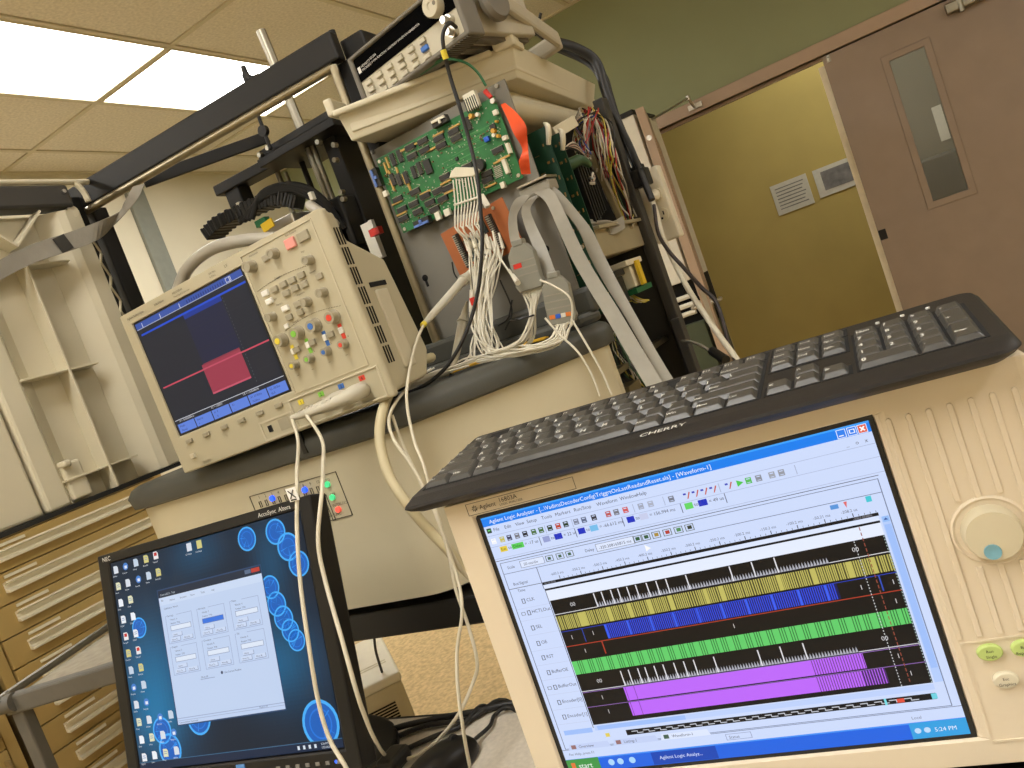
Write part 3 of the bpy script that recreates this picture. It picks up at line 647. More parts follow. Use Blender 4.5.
m = MB(); m.box(-.44, 0, 0, .42, .012, pz - .03); m.build('case', 'pc_beige', pc, bev=.006)
m = MB(); m.box(-.444, .004, -.004, .424, pz - .03, pz); m.build('top_cover', 'pc_white', pc, bev=.008)
for yy in (.12, .14):
    m = MB(); m.box(-.42, -.02, yy, yy + .004, pz - .001, pz + .0012); m.build('cover_seam', 'pc_beige', pc)
for k in range(16):
    m = MB(); m.box(-.19, -.04, -.0015, .004, pz - .085 - .009 * k, pz - .080 - .009 * k); m.build('vent_slot', 'dark_hole', pc)
for x, y in ((-.05, .05), (-.39, .05), (-.05, .37), (-.39, .37)):
    m = MB(); m.cyl((x, y, 0), (x, y, .014), .02); m.build('foot', 'rubber', pc)
wc = thing('storage_cabinet', 'white cabinet with a dark open slot, between machine and open door', 'cabinet', at(4.5, 1.4, 0))
m = MB(); m.box(4.3, 4.75, 1.118, 1.7, H - .15, H + .79); m.build('upper_box', 'white_paint', wc, world=True, bev=.004)
m = MB(); m.box(4.29, 4.75, 1.115, 1.71, H + .79, H + .815); m.build('top_board', 'black_metal', wc, world=True)
m = MB(); m.box(4.36, 4.75, 1.118, 1.7, H - .43, H - .15); m.build('slot_back', 'dark_hole', wc, world=True)
for k in range(3):
    z = H - .235 - .046 * k; m = MB(); m.cyl((4.33, 1.15, z), (4.34, 1.45, z - .006), .014, n=8); m.build('shelf_rod', 'white_paint', wc, world=True)
m = MB(); m.box(4.3, 4.75, 1.118, 1.7, 0, H - .385); m.build('lower_box', 'mesh_green', wc, world=True, bev=.004)

# ------------------------------------------------------------------ oscilloscope
mat('scope_beige', (182, 173, 146), .5, var=.02, vs_=12, bump=.06, bs=700)
mat('scope_light', (196, 187, 162), .5, var=.02)
mat('knob_grey', (158, 150, 128), .45, var=.05)
mat('key_white', (230, 228, 220), .5, var=0)
mat('key_pink', (226, 150, 140), .5, var=0)
mat('c_yellow', (226, 206, 60), .5, var=0); mat('c_green', (130, 196, 70), .5, var=0); mat('c_blue', (60, 110, 190), .5, var=0); mat('c_red', (222, 70, 50), .5, var=0)
mat_screen('screen_scope', .8); mat_screen('screen_la', 1.0); mat_screen('screen_nec', .95)
MS = frameM(-88.96, .46, -1.24, (.838, 1.065, .19 + H))
sco = thing('oscilloscope', 'beige oscilloscope showing a red pulse trace, on the machine shelf', 'oscilloscope', MS)
m = MB(); m.ring((-.0236, .4163, -.246, .022), (-.003, .249, -.1875, .003), 0, .014); m.build('front_bezel', 'scope_beige', sco, bev=.005, seg=3)
m = MB(); m.box(-.003, .249, .0025, .012, -.1875, .003); m.build('screen_surround', 'black_plastic', sco)
prof = [(.012, -.240), (.012, .018), (.030, .016), (.036, -.024), (.105, -.058), (.125, -.20), (.10, -.236)]
m = MB(); m.prism([(p[0], p[1]) for p in prof], -.018, .412, 'x'); m.build('case', 'scope_beige', sco, bev=.004)
# side vents and handle slot
v0 = None
for k in range(7):
    for j in range(3):
        z = -.006 - k * .0285
        if v0 is None:
            m = MB(); m.box(.4115, .4128, 0, .0028, -.0245, 0); v0 = m.build('vent_slot', 'dark_hole', sco); v0.location = (0, .016 + j * .006, z)
        else: inst(v0, sco, at(0, .016 + j * .006 + k * .0008, z))
m = MB(); m.box(.411, .4135, .046, .085, -.095, -.088); m.build('handle_slot', 'dark_hole', sco)
m = MB(); m.box(.410, .4155, .052, .08, -.215, -.1); m.build('side_flap', 'scope_light', sco, bev=.002)
# screen picture
cv = Canvas(.246, .1845, .0022); R_ = cv.rect
R_(0, 0, 1000, 1000, (38, 42, 54)); R_(0, 0, 1000, 52, (62, 92, 178), 1); R_(0, 50, 1000, 55, (190, 196, 220), 2)
for x in (60, 240, 430, 890): R_(x, 12, x + 6, 50, (220, 224, 240), 3)
for x in range(500, 840, 22): R_(x, 18, x + 9, 44, (40, 60, 130), 3)
cv.frame(860, 8, 905, 46, (230, 232, 245), 3, 4)
R_(20, 96, 1000, 112, (36, 84, 220), 2); R_(430, 112, 775, 150, (30, 60, 158), 2); R_(430, 150, 775, 540, (34, 40, 70), 1)
for k in range(26): R_(785, 130 + k * 28, 789, 143 + k * 28, (86, 90, 100), 2)
for y in (250, 420, 650, 760): R_(430, y, 1000, y + 2, (46, 50, 60), 2)
R_(20, 578, 420, 590, (214, 82, 104), 3); R_(745, 578, 1000, 590, (214, 82, 104), 3)
cv.quad([(414, 800), (414, 545), (760, 545), (760, 800)], (170, 62, 84), 3); R_(414, 575, 760, 588, (206, 84, 108), 4); R_(414, 785, 760, 800, (214, 92, 116), 4); R_(430, 540, 760, 552, (150, 56, 76), 4)
R_(0, 880, 1000, 885, (220, 224, 236), 2); cv.text(40, 905, 'H = 10.0000000ms', 18, (230, 232, 240), 3); cv.text(350, 905, 'AY = 1.0000V', 18, (230, 232, 240), 3); cv.text(640, 905, '1/X = -10.4240kHz', 18, (230, 232, 240), 3)
for k in range(6):
    R_(10 + k * 166, 918, 168 + k * 166, 998, (104, 142, 238), 2)
    cv.text(26 + k * 166, 950, ('Mode', 'Source', 'X  Y', 'X1', 'X1 10.00ms', 'X2 -30.0us')[k], 20, (30, 50, 130), 3); cv.text(30 + k * 166, 985, ('Manual', '4', '  X', ' -', '10.20ms', '95.9')[k], 18, (30, 50, 130), 3)
cv.mb.build('screen', 'screen_scope', sco)
# control panel
m = MB(); m.ring((.2560, .3960, -.1935, .015), (.2575, .3945, -.192, .0135), -.0012, .002); m.build('panel_border', 'scope_light', sco)
def knob(x, z, r, h, mt='knob_grey', cap=None):
    m = MB(); MM = at(x, 0, z) @ Matrix.Rotation(math.pi / 2, 4, 'X'); m.lathe([(r * 1.12, 0), (r * 1.1, .002), (r, .0025), (r * .9, h), (r * .55, h), (r * .5, h - .0006), (.0005, h - .0006)], 20, MM); o = m.build('knob', mt, sco, smooth=35)
    if cap:
        m = MB(); m.lathe([(r * .5, h - .0006), (r * .48, h + .0004), (.0003, h + .0005)], 14, MM); m.build('colour_cap', cap, o, smooth=35)
knob(.2711, -.0055, .0085, .014); knob(.3182, -.0045, .007, .013); knob(.3698, -.034, .0065, .013); knob(.3711, -.081, .0065, .013); knob(.3399, -.083, .0065, .013); knob(.2717, -.081, .0065, .013)
for x, c in ((.2729, 'c_yellow'), (.3047, 'c_green'), (.3373, 'c_blue'), (.3721, 'c_red')): knob(x, -.1165, .0092, .013, 'knob_grey', c)
for x, c in ((.2779, 'c_yellow'), (.3073, 'c_green'), (.3398, 'c_blue'), (.3715, 'c_red')): knob(x, -.1555, .0062, .011, 'knob_grey', c)
def button(x, z, w=.012, h=.0075, mt='scope_light', d=.004):
    m = MB(); m.box(x - w / 2, x + w / 2, -d, .001, z - h / 2, z + h / 2); return m.build('button', mt, sco, bev=.0012)
button(.3499, -.0022, .018, .014, 'key_pink'); button(.3747, -.0021, .02, .013, 'knob_grey')
for x, z in ((.2936, -.0479), (.3119, -.0473), (.3292, -.0479), (.347, -.0473), (.3108, -.0601), (.3289, -.0594), (.346, -.0599)): button(x, z, .0125, .0085, 'knob_grey')
for x, z in ((.2757, -.0472), (.277, -.0597), (.2992, -.0781)): button(x, z, .0125, .008, 'key_white')
for x, z in ((.2998, -.0917), (.3217, -.0803), (.3213, -.0919), (.3748, -.0592), (.300, -.0045), (.321, -.1365), (.290, -.137), (.356, -.1365)): button(x, z, .0115, .0085, 'knob_grey')
button(.2887, -.1013, .008, .007, 'key_white', .003)
for x, c in ((.283, 'c_yellow'), (.3115, 'c_green'), (.3445, 'c_blue'), (.3745, 'c_red')):
    m = MB(); m.box(x - .003, x + .003, -.0007, .001, -.149, -.128); m.build('channel_stripe', c, sco); button(x, -.137, .007, .009, 'key_white', .003)
m = MB()
def ST(s_, x, z, h): m.text(s_, x, z, h, y=-.0006)
ST('Agilent Technologies', -.008, .0105, .0036); ST('InfiniiVision', .060, .0105, .0036); ST('MSO7054A', .105, .0125, .0036); ST('Mixed Signal Oscilloscope', .105, .0075, .0026); ST('500 MHz', .188, .0125, .003); ST('4 GSa/s', .188, .0078, .003); ST('LV', .222, .0108, .0045)
ST('Horizontal', .272, .0072, .003); ST('Run Control', .345, .0085, .003); ST('Trigger', .300, -.0365, .003); ST('Intensity', .36, -.0505, .0025); ST('Waveform', .325, -.0702, .0026); ST('Measure', .285, -.0702, .0026); ST('Vertical', .30, -.1015, .0028); ST('File', .285, -.0615, .0025); ST('Edge', .36, -.0205, .0025)
for k in range(4):
    x = (.2779, .3073, .3398, .3715)[k]; ST('pos', x - .006, -.171, .002); ST(str(k + 1), x + .009, -.149, .003)
for k in range(24):
    x = .262 + k * .0045; m.box(x, x + .003, -.0006, .0, -.036 + .004 * math.sin(k / 23 * math.pi) - .004, -.0355 + .004 * math.sin(k / 23 * math.pi) - .004); m.box(x + .02, x + .023, -.0006, 0, -.1035 + .006 * math.sin(k / 23 * math.pi) - .003, -.103 + .006 * math.sin(k / 23 * math.pi) - .003)
m.build('lettering', mat('print_dark', (78, 72, 62), .7, var=0), sco)
for x in (.0586, .1004, .1394, .1795, .2194, .018): button(x, -.2, .014, .0065, 'knob_grey')
m = MB(); m.box(.008, .018, -.004, .001, -.2275, -.2195); m.build('power_button', 'scope_light', sco, bev=.001)
m = MB(); m.ring((.238, .408, -.243, -.198), (.241, .405, -.240, -.2005), -.002, .001); m.build('connector_bay', 'scope_light', sco, bev=.001)
m = MB(); m.ring((.168, .236, -.243, -.213), (.171, .233, -.240, -.216), -.001, .001); m.build('usb_bay', 'scope_light', sco)
m = MB(); m.box(.182, .190, -.001, .001, -.232, -.222); m.build('usb_port', 'dark_hole', sco)
m = MB(); m.box(.205, .226, -.0006, .001, -.236, -.219); m.build('calibration_label', 'knob_grey', sco)
def YB(x, z, r, h0, h1, n=16): return dict(p0=(x, -h0, z), p1=(x, -h1, z), r0=r, n=n)
for x in (.2645, .300, .338, .374):
    m = MB(); m.cyl(**YB(x, -.2225, .0095, 0, .004)); m.cyl(**YB(x, -.2225, .0062, .003, .014)); m.cyl((x - .0078, -.010, -.2225), (x + .0078, -.010, -.2225), .0013, n=6); b_ = m.build('bnc_connector', 'steel', sco, smooth=35)
    m = MB(); m.cyl(**YB(x, -.2225, .0045, .0138, .0143)); m.build('bnc_opening', 'dark_hole', b_)
for x, c, t_ in ((.26, 'c_yellow', '1'), (.2998, 'c_green', '2'), (.3382, 'c_blue', '3'), (.3769, 'c_red', '4')):
    m = MB(); m.box(x - .005, x + .005, -.0008, .001, -.2105, -.2035); o = m.build('channel_mark', c, sco)
    m = MB(); m.text(t_, x, -.2095, .005, y=-.0012, anchor=.5); m.build('channel_number', 'ink', o)
for x in (.02, .36):
    m = MB(); m.box(x, x + .03, .0, .03, -.245, -.234); m.build('foot', 'scope_light', sco, bev=.003)
m = MB(); m.box(.03, .37, .04, .1, -.244, -.230); m.build('base_rail', 'rubber', sco)
# probe connectors plugged into channels 3 and 4
mat('probe_grey', (190, 184, 166), .5, var=.03)
mat('cable_white', (206, 198, 176), .5, var=.03)
mat('cable_cream', (196, 184, 148), .5, var=.03)
mat('cable_black', (26, 25, 24), .5, var=.05)
def sp(x, y, z): return MS @ Vector((x, y, z))
def scope_probe(x, z, tip, pts, label):
    a, b = sp(x, -.004, z), sp(x - .004, -.022, z - .001)
    r = thing('probe_cable', label, 'cable', at(*a))
    m = MB(); m.tube([a, b, sp(x - .02, -.030, z - .002), sp(*tip)], [.011, .012, .0105, .0075, .004], 12, 5); m.build('probe_plug', 'probe_grey', r, world=True, smooth=50)
    for k in range(5):
        t = .55 + k * .08; c = sp(x - .02 + (tip[0] - x + .02) * (t - .4) / .6, -.030 + (tip[1] + .03) * (t - .4) / .6, z + (tip[2] - z) * (t - .4) / .6)
        m = MB(); dd = (sp(*tip) - c).normalized(); m.cyl(c - dd * .0012, c + dd * .0012, .0085 - .0045 * (t - .4) / .6, n=10); m.build('strain_ring', 'probe_grey', r, world=True)
    m = MB(); m.tube([sp(*tip)] + pts, .0023, 7, 7); m.build('cable', 'cable_white', r, world=True, smooth=60)
    return r
scope_probe(.374, -.2225, (.306, -.05, -.226), [PX(322, 440, X=.75), PX(323, 466, X=.665), PX(322, 490, X=.615), PX(318, 540, X=.585), PX(325, 580, X=.57), PX(342, 640, X=.538), PX(356, 690, X=.522), PX(364, 714, X=.535), PX(375, 740, X=.60), PX(388, 757, Z=TZ + .006), PX(410, 758, Z=TZ + .006), PX(435, 742, Z=TZ + .012), PX(458, 715, X=.70), PX(474, 680, X=.72), PX(477, 660, X=.73), PX(468, 625, X=.75), PX(456, 590, X=.76), PX(449, 555, X=.77), PX(436, 515, X=.79), PX(405, 450, X=.84), PX(392, 415, X=.85)],
            'grey probe plug in the red channel, its cable looping down beside the mouse')
scope_probe(.338, -.2225, (.270, -.04, -.224), [PX(298, 440, X=.76), PX(297, 470, X=.68), PX(297, 498, X=.62), PX(297, 530, X=.60), PX(300, 580, X=.575), PX(308, 640, X=.55), PX(318, 700, X=.535), PX(330, 740, X=.525), PX(352, 780, X=.515), Vector((.52, .62, TZ + .005)), Vector((.42, .64, TZ + .005))],
            'grey probe plug in the blue channel, its cable hanging across the monitor')
m = MB(); p = PX(292.5, 494.5, X=.612); m.beam(p + Vector((0, .007, 0)), p - Vector((0, .007, 0)), .001, .015); o = m.build('cable_flag', mat('tag_paper', (250, 249, 246), .7, var=0))
tag(o, 'small white recycling tag on the cable above the monitor', 'tag')
m2 = MB(); m2.beam(p + Vector((-.001, .004, -.004)), p + Vector((-.001, -.004, .005)), .0006, .001); m2.beam(p + Vector((-.001, -.004, -.004)), p + Vector((-.001, .004, .005)), .0006, .001); m2.box(p.x - .0014, p.x - .0008, p.y - .004, p.y + .004, p.z - .0065, p.z - .005); m2.build('bin_symbol', 'ink', o, world=True)

# ------------------------------------------------------------------ function generator on the tray
yg = -103.5
MG = at(1.186, .745, H + .4185) @ Matrix.Rotation(math.radians(yg), 4, 'Z')
mat('fg_face', (192, 184, 162), .5, var=.02); mat('fg_bumper', (112, 106, 94), .6, var=.05); mat('fg_case', (178, 170, 150), .55)
fg = thing('function_generator', 'beige and black function generator sitting on the white tray', 'signal generator', MG)
FW, FH = .268, .092
m = MB(); m.ring((0, FW, 0, FH), (.010, FW - .010, .008, FH - .007), 0, .04); m.build('front_bumper', 'fg_bumper', fg, bev=.006, seg=3)
m = MB(); m.box(.012, FW - .012, .02, .19, .010, FH - .010); m.build('case', 'fg_case', fg, bev=.003)
m = MB(); m.box(.010, FW - .010, .006, .022, .007, FH - .006); m.build('front_panel', 'fg_face', fg)
m = MB(); m.box(.0105, FW - .0105, .0042, .007, .047, FH - .0075); m.build('display_window', mat('fg_black', (6, 6, 6), .9, var=0, spec=.03), fg)
m = MB()
for k in range(12): m.box(FW - .075 + k * .006, FW - .072 + k * .006, .002, .04, -.0015, .004)
for k in range(8): m.box(.02 + k * .03, .035 + k * .03, .045, .18, .004, .0105)
m.build('bottom_ribs', mat('fg_rib', (96, 90, 80), .6), fg)
m = MB(); m.text('HEWLETT', .024, .0655, .0042, y=.0040); m.text('PACKARD', .024, .0595, .0042, y=.0040); m.text('33120A', .050, .067, .004, y=.0040); m.text('15 MHz FUNCTION / ARBITRARY WAVEFORM GENERATOR', .050, .0605, .0036, y=.0040); m.box(.0145, .0215, .0038, .0042, .0595, .0695); m.build('lettering', 'white_ink', fg)
for r_ in range(3):
    for c_ in range(6):
        x = .022 + c_ * .0285; z = .0375 - r_ * .0125; blue = (c_ == 5 and r_ == 1)
        m = MB(); m.box(x, x + .015, .001, .007, z - .0038, z + .0038); m.build('button', 'c_blue' if blue else 'fg_face', fg, bev=.001)
        m = MB(); m.box(x + .002, x + .013, .0052, .0062, z + .0052, z + .0060); m.build('key_caption', 'ink_grey', fg)
m = MB(); MM = at(FW - .046, .006, .066) @ Matrix.Rotation(math.pi / 2, 4, 'X'); m.lathe([(.017, 0), (.017, .014), (.0155, .017), (.006, .0172), (.005, .0155), (.0004, .0155)], 28, MM); kn = m.build('tuning_knob', 'scope_light', fg, smooth=35)
m = MB(); m.lathe([(.0035, .0172), (.003, .0176), (.0003, .0176)], 12, at(.010, 0, 0) @ MM); m.build('finger_dimple', 'fg_bumper', kn)
for k, z in enumerate((.036, .018)):
    x = FW - .030; m = MB(); m.cyl((x, .006, z), (x, -.002, z), .0085, n=16); m.cyl((x, -.002, z), (x, -.013, z), .0058, n=14); m.build('bnc_connector', 'steel', fg, smooth=35)
# bail handle on the right side
m = MB(); hx = FW + .006; m.lathe([(.001, -.008), (.028, -.008), (.03, 0), (.026, .008), (.001, .009)], 24, at(hx, .08, .05) @ Matrix.Rotation(math.pi / 2, 4, 'Y')); m.build('handle_pivot', 'fg_bumper', fg, smooth=35)
m = MB(); m.beam((hx + .006, .06, .068), (hx - .042, .29, .016), .012, .03); m.build('bail_handle', 'fg_case', fg, bev=.006)
m = MB(); m.beam((-.004, .07, .068), (.02, .29, .016), .008, .03); m.build('bail_handle', 'fg_case', fg, bev=.004)
m = MB(); m.beam((.015, .29, .016), (hx - .04, .29, .016), .02, .03); m.build('bail_grip', 'fg_case', fg, bev=.006)

# ------------------------------------------------------------------ logic analyzer
ML = frameM(-84.18, 2.27, .13, (.527, .366, -.148 + H))
mat('la_beige', (222, 208, 184), .5, var=.02, vs_=8, bump=.05, bs=900)
mat('la_knob', (206, 196, 168), .4, var=.02)
mat('btn_green', (186, 206, 122), .5, var=0); mat('btn_white', (214, 206, 182), .5, var=0)
mat('dimple_blue', (120, 170, 186), .4, var=0)
la = thing('logic_analyzer', 'beige logic analyzer showing coloured waveforms, in front on the right', 'logic analyzer', ML)
m = MB(); m.ring((-.030, .4035, -.2525, .018), (-.0038, .3085, -.2320, .0030), 0, .03); m.build('front_bezel', 'la_beige', la, bev=.005, seg=3)
m = MB(); m.box(-.0045, .3085, .0025, .012, -.2325, .0035); m.build('screen_surround', 'black_plastic', la)
m = MB(); m.box(-.026, .3995, .028, .26, -.250, .0155); m.build('case', 'la_beige', la, bev=.004)
m = MB(); m.box(.4035, .414, .02, .24, -.24, .006); m.build('side_bumper', 'la_beige', la, bev=.004)
rib = None
for k in range(8):
    x = .3165 + .01245 * k
    zb_ = -.160 if not (.333 < x < .376) else -.0665
    m = MB(); pts = [(x - .0019, zb_), (x - .0019, -.0033)] + [(x - .0019 * math.cos(a), -.0033 + .0019 * math.sin(a)) for a in (.5, 1.05, 1.57, 2.1, 2.64)] + [(x + .0019, -.0033), (x + .0019, zb_)]
    m.prism(pts, -.0015, .001, 'y'); m.build('rib', 'la_beige', la, bev=.0006)
    if zb_ > -.1:
        m = MB(); m.box(x - .0019, x + .0019, -.0015, .001, -.160, -.1125); m.build('rib', 'la_beige', la, bev=.0006)
MM = at(.3545, 0, -.0895) @ Matrix.Rotation(math.pi / 2, 4, 'X')
m = MB(); m.lathe([(.0235, -.001), (.0235, .0012), (.0222, .0024), (.0205, .0012), (.0004, .0012)], 40, MM); m.build('knob_ring', 'la_beige', la, smooth=35)
m = MB(); m.lathe([(.0178, .001), (.0172, .010), (.0160, .0122), (.0004, .0128)], 40, MM); kn = m.build('knob', 'la_knob', la, smooth=50)
m = MB(); m.lathe([(.0052, .0122), (.0050, .0134), (.0035, .0130), (.0003, .0126)], 20, at(-.0035, 0, -.0098) @ MM); m.build('finger_dimple', 'dimple_blue', kn, smooth=35)
m = MB(); m.ring((.3155, .402, -.2355, -.1625), (.3170, .4005, -.2340, -.1640), -.0008, .001); m.build('button_panel', 'la_beige', la)
def oval(x, z, rx, rz, mt, t1, t2):
    m = MB(); n_ = 28
    pr = [(x + rx * math.cos(2 * math.pi * k / n_), z + rz * math.sin(2 * math.pi * k / n_)) for k in range(n_)]
    m.prism(pr, -.0035, .001, 'y'); o = m.build('button', mt, la, smooth=40, bev=.001)
    m = MB(); m.ring((x - rx * 1.12, x + rx * 1.12, z - rz * .2, z + rz * .2), (x - rx * 1.05, x + rx * 1.05, z - rz * .1, z + rz * .1), -.0006, .001); 
    m = MB(); m.text(t1, x, z + .0006, .0021, y=-.0038, anchor=.5); m.text(t2, x, z - .0032, .0021, y=-.0038, anchor=.5); m.build('button_text', 'ink', o)
oval(.3317, -.1711, .0078, .0056, 'btn_green', 'Run', 'Single'); oval(.3520, -.1713, .0078, .0056, 'btn_green', 'Run', 'Repetitive'); oval(.3358, -.1915, .0078, .0056, 'btn_white', 'Esc', 'Graphics'); oval(.3725, -.1713, .0078, .0056, 'btn_white', 'Stop', ''); oval(.3570, -.1915, .0078, .0056, 'btn_white', 'Touch', 'Off')
m = MB(); m.ring((-.008, .0902, .0048, .0150), (-.0076, .0898, .0052, .0146), -.0003, .001); m.build('nameplate_border', 'ink_grey', la)
m = MB(); m.text('Agilent', .004, .0082, .0040, y=-.0006); m.text('16803A', .0225, .0098, .0040, y=-.0006); m.text('LOGIC ANALYZER', .0225, .0070, .0019, y=-.0006)
for k in range(8):
    a = k * math.pi / 4; m.beam((-.0005 + .0011 * math.cos(a), -.0005, .0100 + .0011 * math.sin(a)), (-.0005 + .0026 * math.cos(a), -.0005, .0100 + .0026 * math.sin(a)), .0004, .0006, (0, 1, 0))
m.build('lettering', 'ink', la)
# screen picture
cv = Canvas(.305, .229, .0022); R_ = cv.rect; T_ = cv.text
UI, UI2, LN, BK = (206, 220, 252), (222, 232, 255), (120, 130, 160), (16, 14, 14)
R_(0, 0, 1000, 1000, UI)
R_(0, 0, 1000, 34, (22, 128, 240), 1); R_(0, 0, 1000, 6, (60, 160, 252), 2)
T_(22, 26, 'Agilent Logic Analyzer - [...\\VadimsDecoderConfig\\TriggrtOnLastReadandReset.ala] - [Waveform-1]', 15, (240, 246, 255), 3)
for x, c in ((938, (50, 130, 240)), (961, (50, 130, 240)), (983, (226, 90, 70))): R_(x - 10, 6, x + 10, 33, (230, 238, 255), 3); R_(x - 8.5, 8, x + 8.5, 31, c, 4)
R_(932, 24, 942, 27, (255, 255, 255), 5); cv.frame(955, 13, 967, 26, (255, 255, 255), 5, 2); cv.quad([(977, 14), (980, 12), (989, 25), (986, 27)], (255, 255, 255), 5); cv.quad([(986, 12), (989, 14), (980, 27), (977, 25)], (255, 255, 255), 5)
R_(6, 42, 20, 60, (40, 70, 50), 1); R_(9, 48, 17, 52, (120, 220, 120), 2)
for x, t_ in ((26, 'File'), (60, 'Edit'), (94, 'View'), (128, 'Setup'), (172, 'Tools'), (212, 'Markers'), (266, 'Run/Stop'), (330, 'Waveform'), (394, 'Window'), (440, 'Help')): T_(x, 57, t_, 13, (70, 74, 96), 2)
for x, t_ in ((940, '_'), (960, 'o'), (980, 'x')): T_(x, 62, t_, 13, (90, 94, 110), 2)
for y in (70, 112, 158): R_(0, y, 1000, y + 1.5, (168, 180, 214), 1)
for x, c in ((16, (250, 250, 250)), (42, (200, 190, 90)), (64, (60, 60, 90)), (88, (120, 120, 130)), (112, (30, 30, 40)), (138, (70, 110, 60)), (160, (70, 110, 60)), (186, (40, 60, 40)), (210, (190, 70, 50)), (232, (40, 60, 40)), (262, (130, 136, 160)), (284, (100, 110, 140)), (312, (60, 60, 70)), (352, (190, 90, 90)), (374, (120, 120, 130)), (399, (210, 90, 90)), (440, (160, 166, 186)), (466, (170, 176, 196)), (520, (120, 124, 140)), (560, (200, 90, 70)), (582, (200, 90, 70)), (604, (200, 90, 70)), (626, (200, 90, 70)), (664, (200, 90, 70)), (711, (90, 190, 90)), (735, (140, 144, 156)), (766, (160, 164, 176)), (788, (150, 154, 166))):
    if c[0] == 200 and c[1] == 90: cv.quad([(x - 2, 104), (x + 1, 104), (x + 9, 84), (x + 6, 82)], c, 2); R_(x - 9, 84, x - 2, 90, (60, 70, 190), 2)
    else: cv.frame(x - 7, 82, x + 7, 102, c, 2, 3); R_(x - 4, 88, x + 5, 97, c, 2)
cv.quad([(683, 82), (683, 104), (699, 93)], (80, 200, 80), 2)
for x in (820, 640, 500, 420, 250, 172): R_(x, 78, x + 1.5, 108, (160, 170, 200), 2)
R_(26, 117, 48, 137, (232, 206, 70), 2); T_(29, 132, 'Ext', 11, (90, 80, 20), 3); T_(51, 132, 'to', 12, (60, 60, 80), 2); R_(62, 117, 98, 137, (90, 206, 90), 2); T_(66, 132, 'Delay', 11, (30, 80, 30), 3); T_(101, 132, '= -17 us', 12, (60, 60, 80), 2)
def mk(x, c1, c2, t_):
    R_(x, 117, x + 20, 138, c1, 2); T_(x + 23, 133, 'to', 12, (60, 60, 80), 2); R_(x + 34, 117, x + 56, 138, c2, 2); T_(x + 60, 133, t_, 12, (60, 60, 80), 2)
mk(156, (150, 160, 210), (30, 50, 190), '= 22 us'); mk(258, (30, 50, 190), (120, 190, 236), '= -66.612 ms'); mk(394, (30, 50, 190), (200, 206, 236), '= 156.994 ms'); mk(546, (100, 214, 100), (30, 50, 190), '= 49 us')
for x in (146, 250, 382, 536, 646): R_(x, 114, x + 1.8, 146, (70, 74, 100), 2)
R_(0, 166, 985, 168, (60, 64, 90), 2)
cv.frame(10, 176, 982, 906, (110, 120, 150), 2, 2)
T_(28, 203, 'Scale', 11, (60, 60, 80), 2); R_(68, 184, 140, 210, UI2, 2); cv.frame(68, 184, 140, 210, (120, 126, 150), 3, 1.5); T_(78, 203, '50 ms/div', 11, (50, 50, 70), 3)
for x in (155, 186, 214): cv.frame(x - 10, 186, x + 12, 208, (90, 100, 90), 3, 2); R_(x - 4, 192, x + 5, 202, (70, 100, 80), 3)
T_(258, 204, 'Delay', 11, (60, 60, 80), 2); R_(290, 184, 396, 211, UI2, 2); cv.frame(290, 184, 396, 211, (120, 126, 150), 3, 1.5); T_(298, 204, '-320.208165815 ms', 11, (50, 50, 70), 3)
for x, c in ((404, (50, 90, 60)), (427, (50, 90, 60)), (454, (170, 140, 60)), (483, (180, 60, 50)), (512, (80, 140, 90)), (540, (50, 60, 50))): cv.frame(x - 11, 186, x + 11, 209, (90, 100, 90), 3, 2); R_(x - 5, 191, x + 6, 203, c, 3)
R_(10, 218, 980, 220, (110, 120, 150), 2)
R_(110, 218, 112, 300, (100, 106, 130), 2)
T_(28, 267, 'Bus/Signal', 11, (50, 52, 70), 2); R_(12, 277, 112, 279, (60, 64, 80), 2); T_(34, 294, 'Time', 11, (50, 52, 70), 2)
for k, t_ in enumerate(('-600.2 ms', '-550.2 ms', '-500.2 ms', '-450.2 ms', '-400.2 ms', '-350.2 ms', '-300.2 ms', '-250.2 ms', '-200.2 ms', '-150.2 ms', '-100.2 ms', '-50.21 ms', '-208.2 us')):
    x = 143 + k * 61.8; T_(x, 259, t_, 9.5, (90, 96, 116), 2); R_(x + 22, 264, x + 24, 276, (70, 74, 90), 2)
    for j in range(1, 5): R_(x + 22 + j * 12.3, 270, x + 23.2 + j * 12.3, 276, (90, 94, 110), 2)
R_(112, 277, 960, 287, (18, 18, 22), 2); T_(118, 285, '01-23-2020', 7, (150, 150, 160), 3); T_(905, 285, '-200.0 003806', 7, (150, 150, 160), 3); R_(112, 288, 958, 302, UI2, 2); R_(112, 302, 958, 309, (18, 18, 22), 2); R_(112, 309, 958, 348, (230, 238, 255), 2)
R_(944, 222, 956, 240, (70, 200, 214), 3); R_(866, 226, 884, 240, (90, 150, 220), 3); cv.quad([(896, 224), (900, 244), (904, 224)], (226, 110, 110), 3)
X0w, X1w = 116, 958
R_(X0w, 348, X1w, 826, BK, 2)
def sawrow(y0, y1, lab):
    s0, s1 = 240, 826
    R_(X0w, y1 - 4, s0, y1 - 1.5, (220, 220, 226), 4); R_(s1, y1 - 4, X1w, y1 - 1.5, (220, 220, 226), 4)
    n_ = 84
    for k in range(n_):
        x = s0 + (s1 - s0) * k / n_; w_ = (s1 - s0) / n_; cv.quad([(x, y1 - 2), (x + w_ * .5, y1 - 21), (x + w_ * .92, y1 - 2)], (176, 178, 190), 3)
    for x in (240, 262, 288, 308, 333, 357, 386, 412, 438, 490, 600, 654, 708): R_(x, y0 + 2, x + 3, y1 - 2, (226, 226, 232), 4)
    T_(168, y0 + 33, '00', 15, (210, 210, 214), 4); T_(882, y0 + 33, '00', 15, (210, 210, 214), 4)
sawrow(349, 404, 0); sawrow(640, 700, 0)
R_(X0w, 409, X1w, 461, (70, 66, 34), 3)
x = X0w
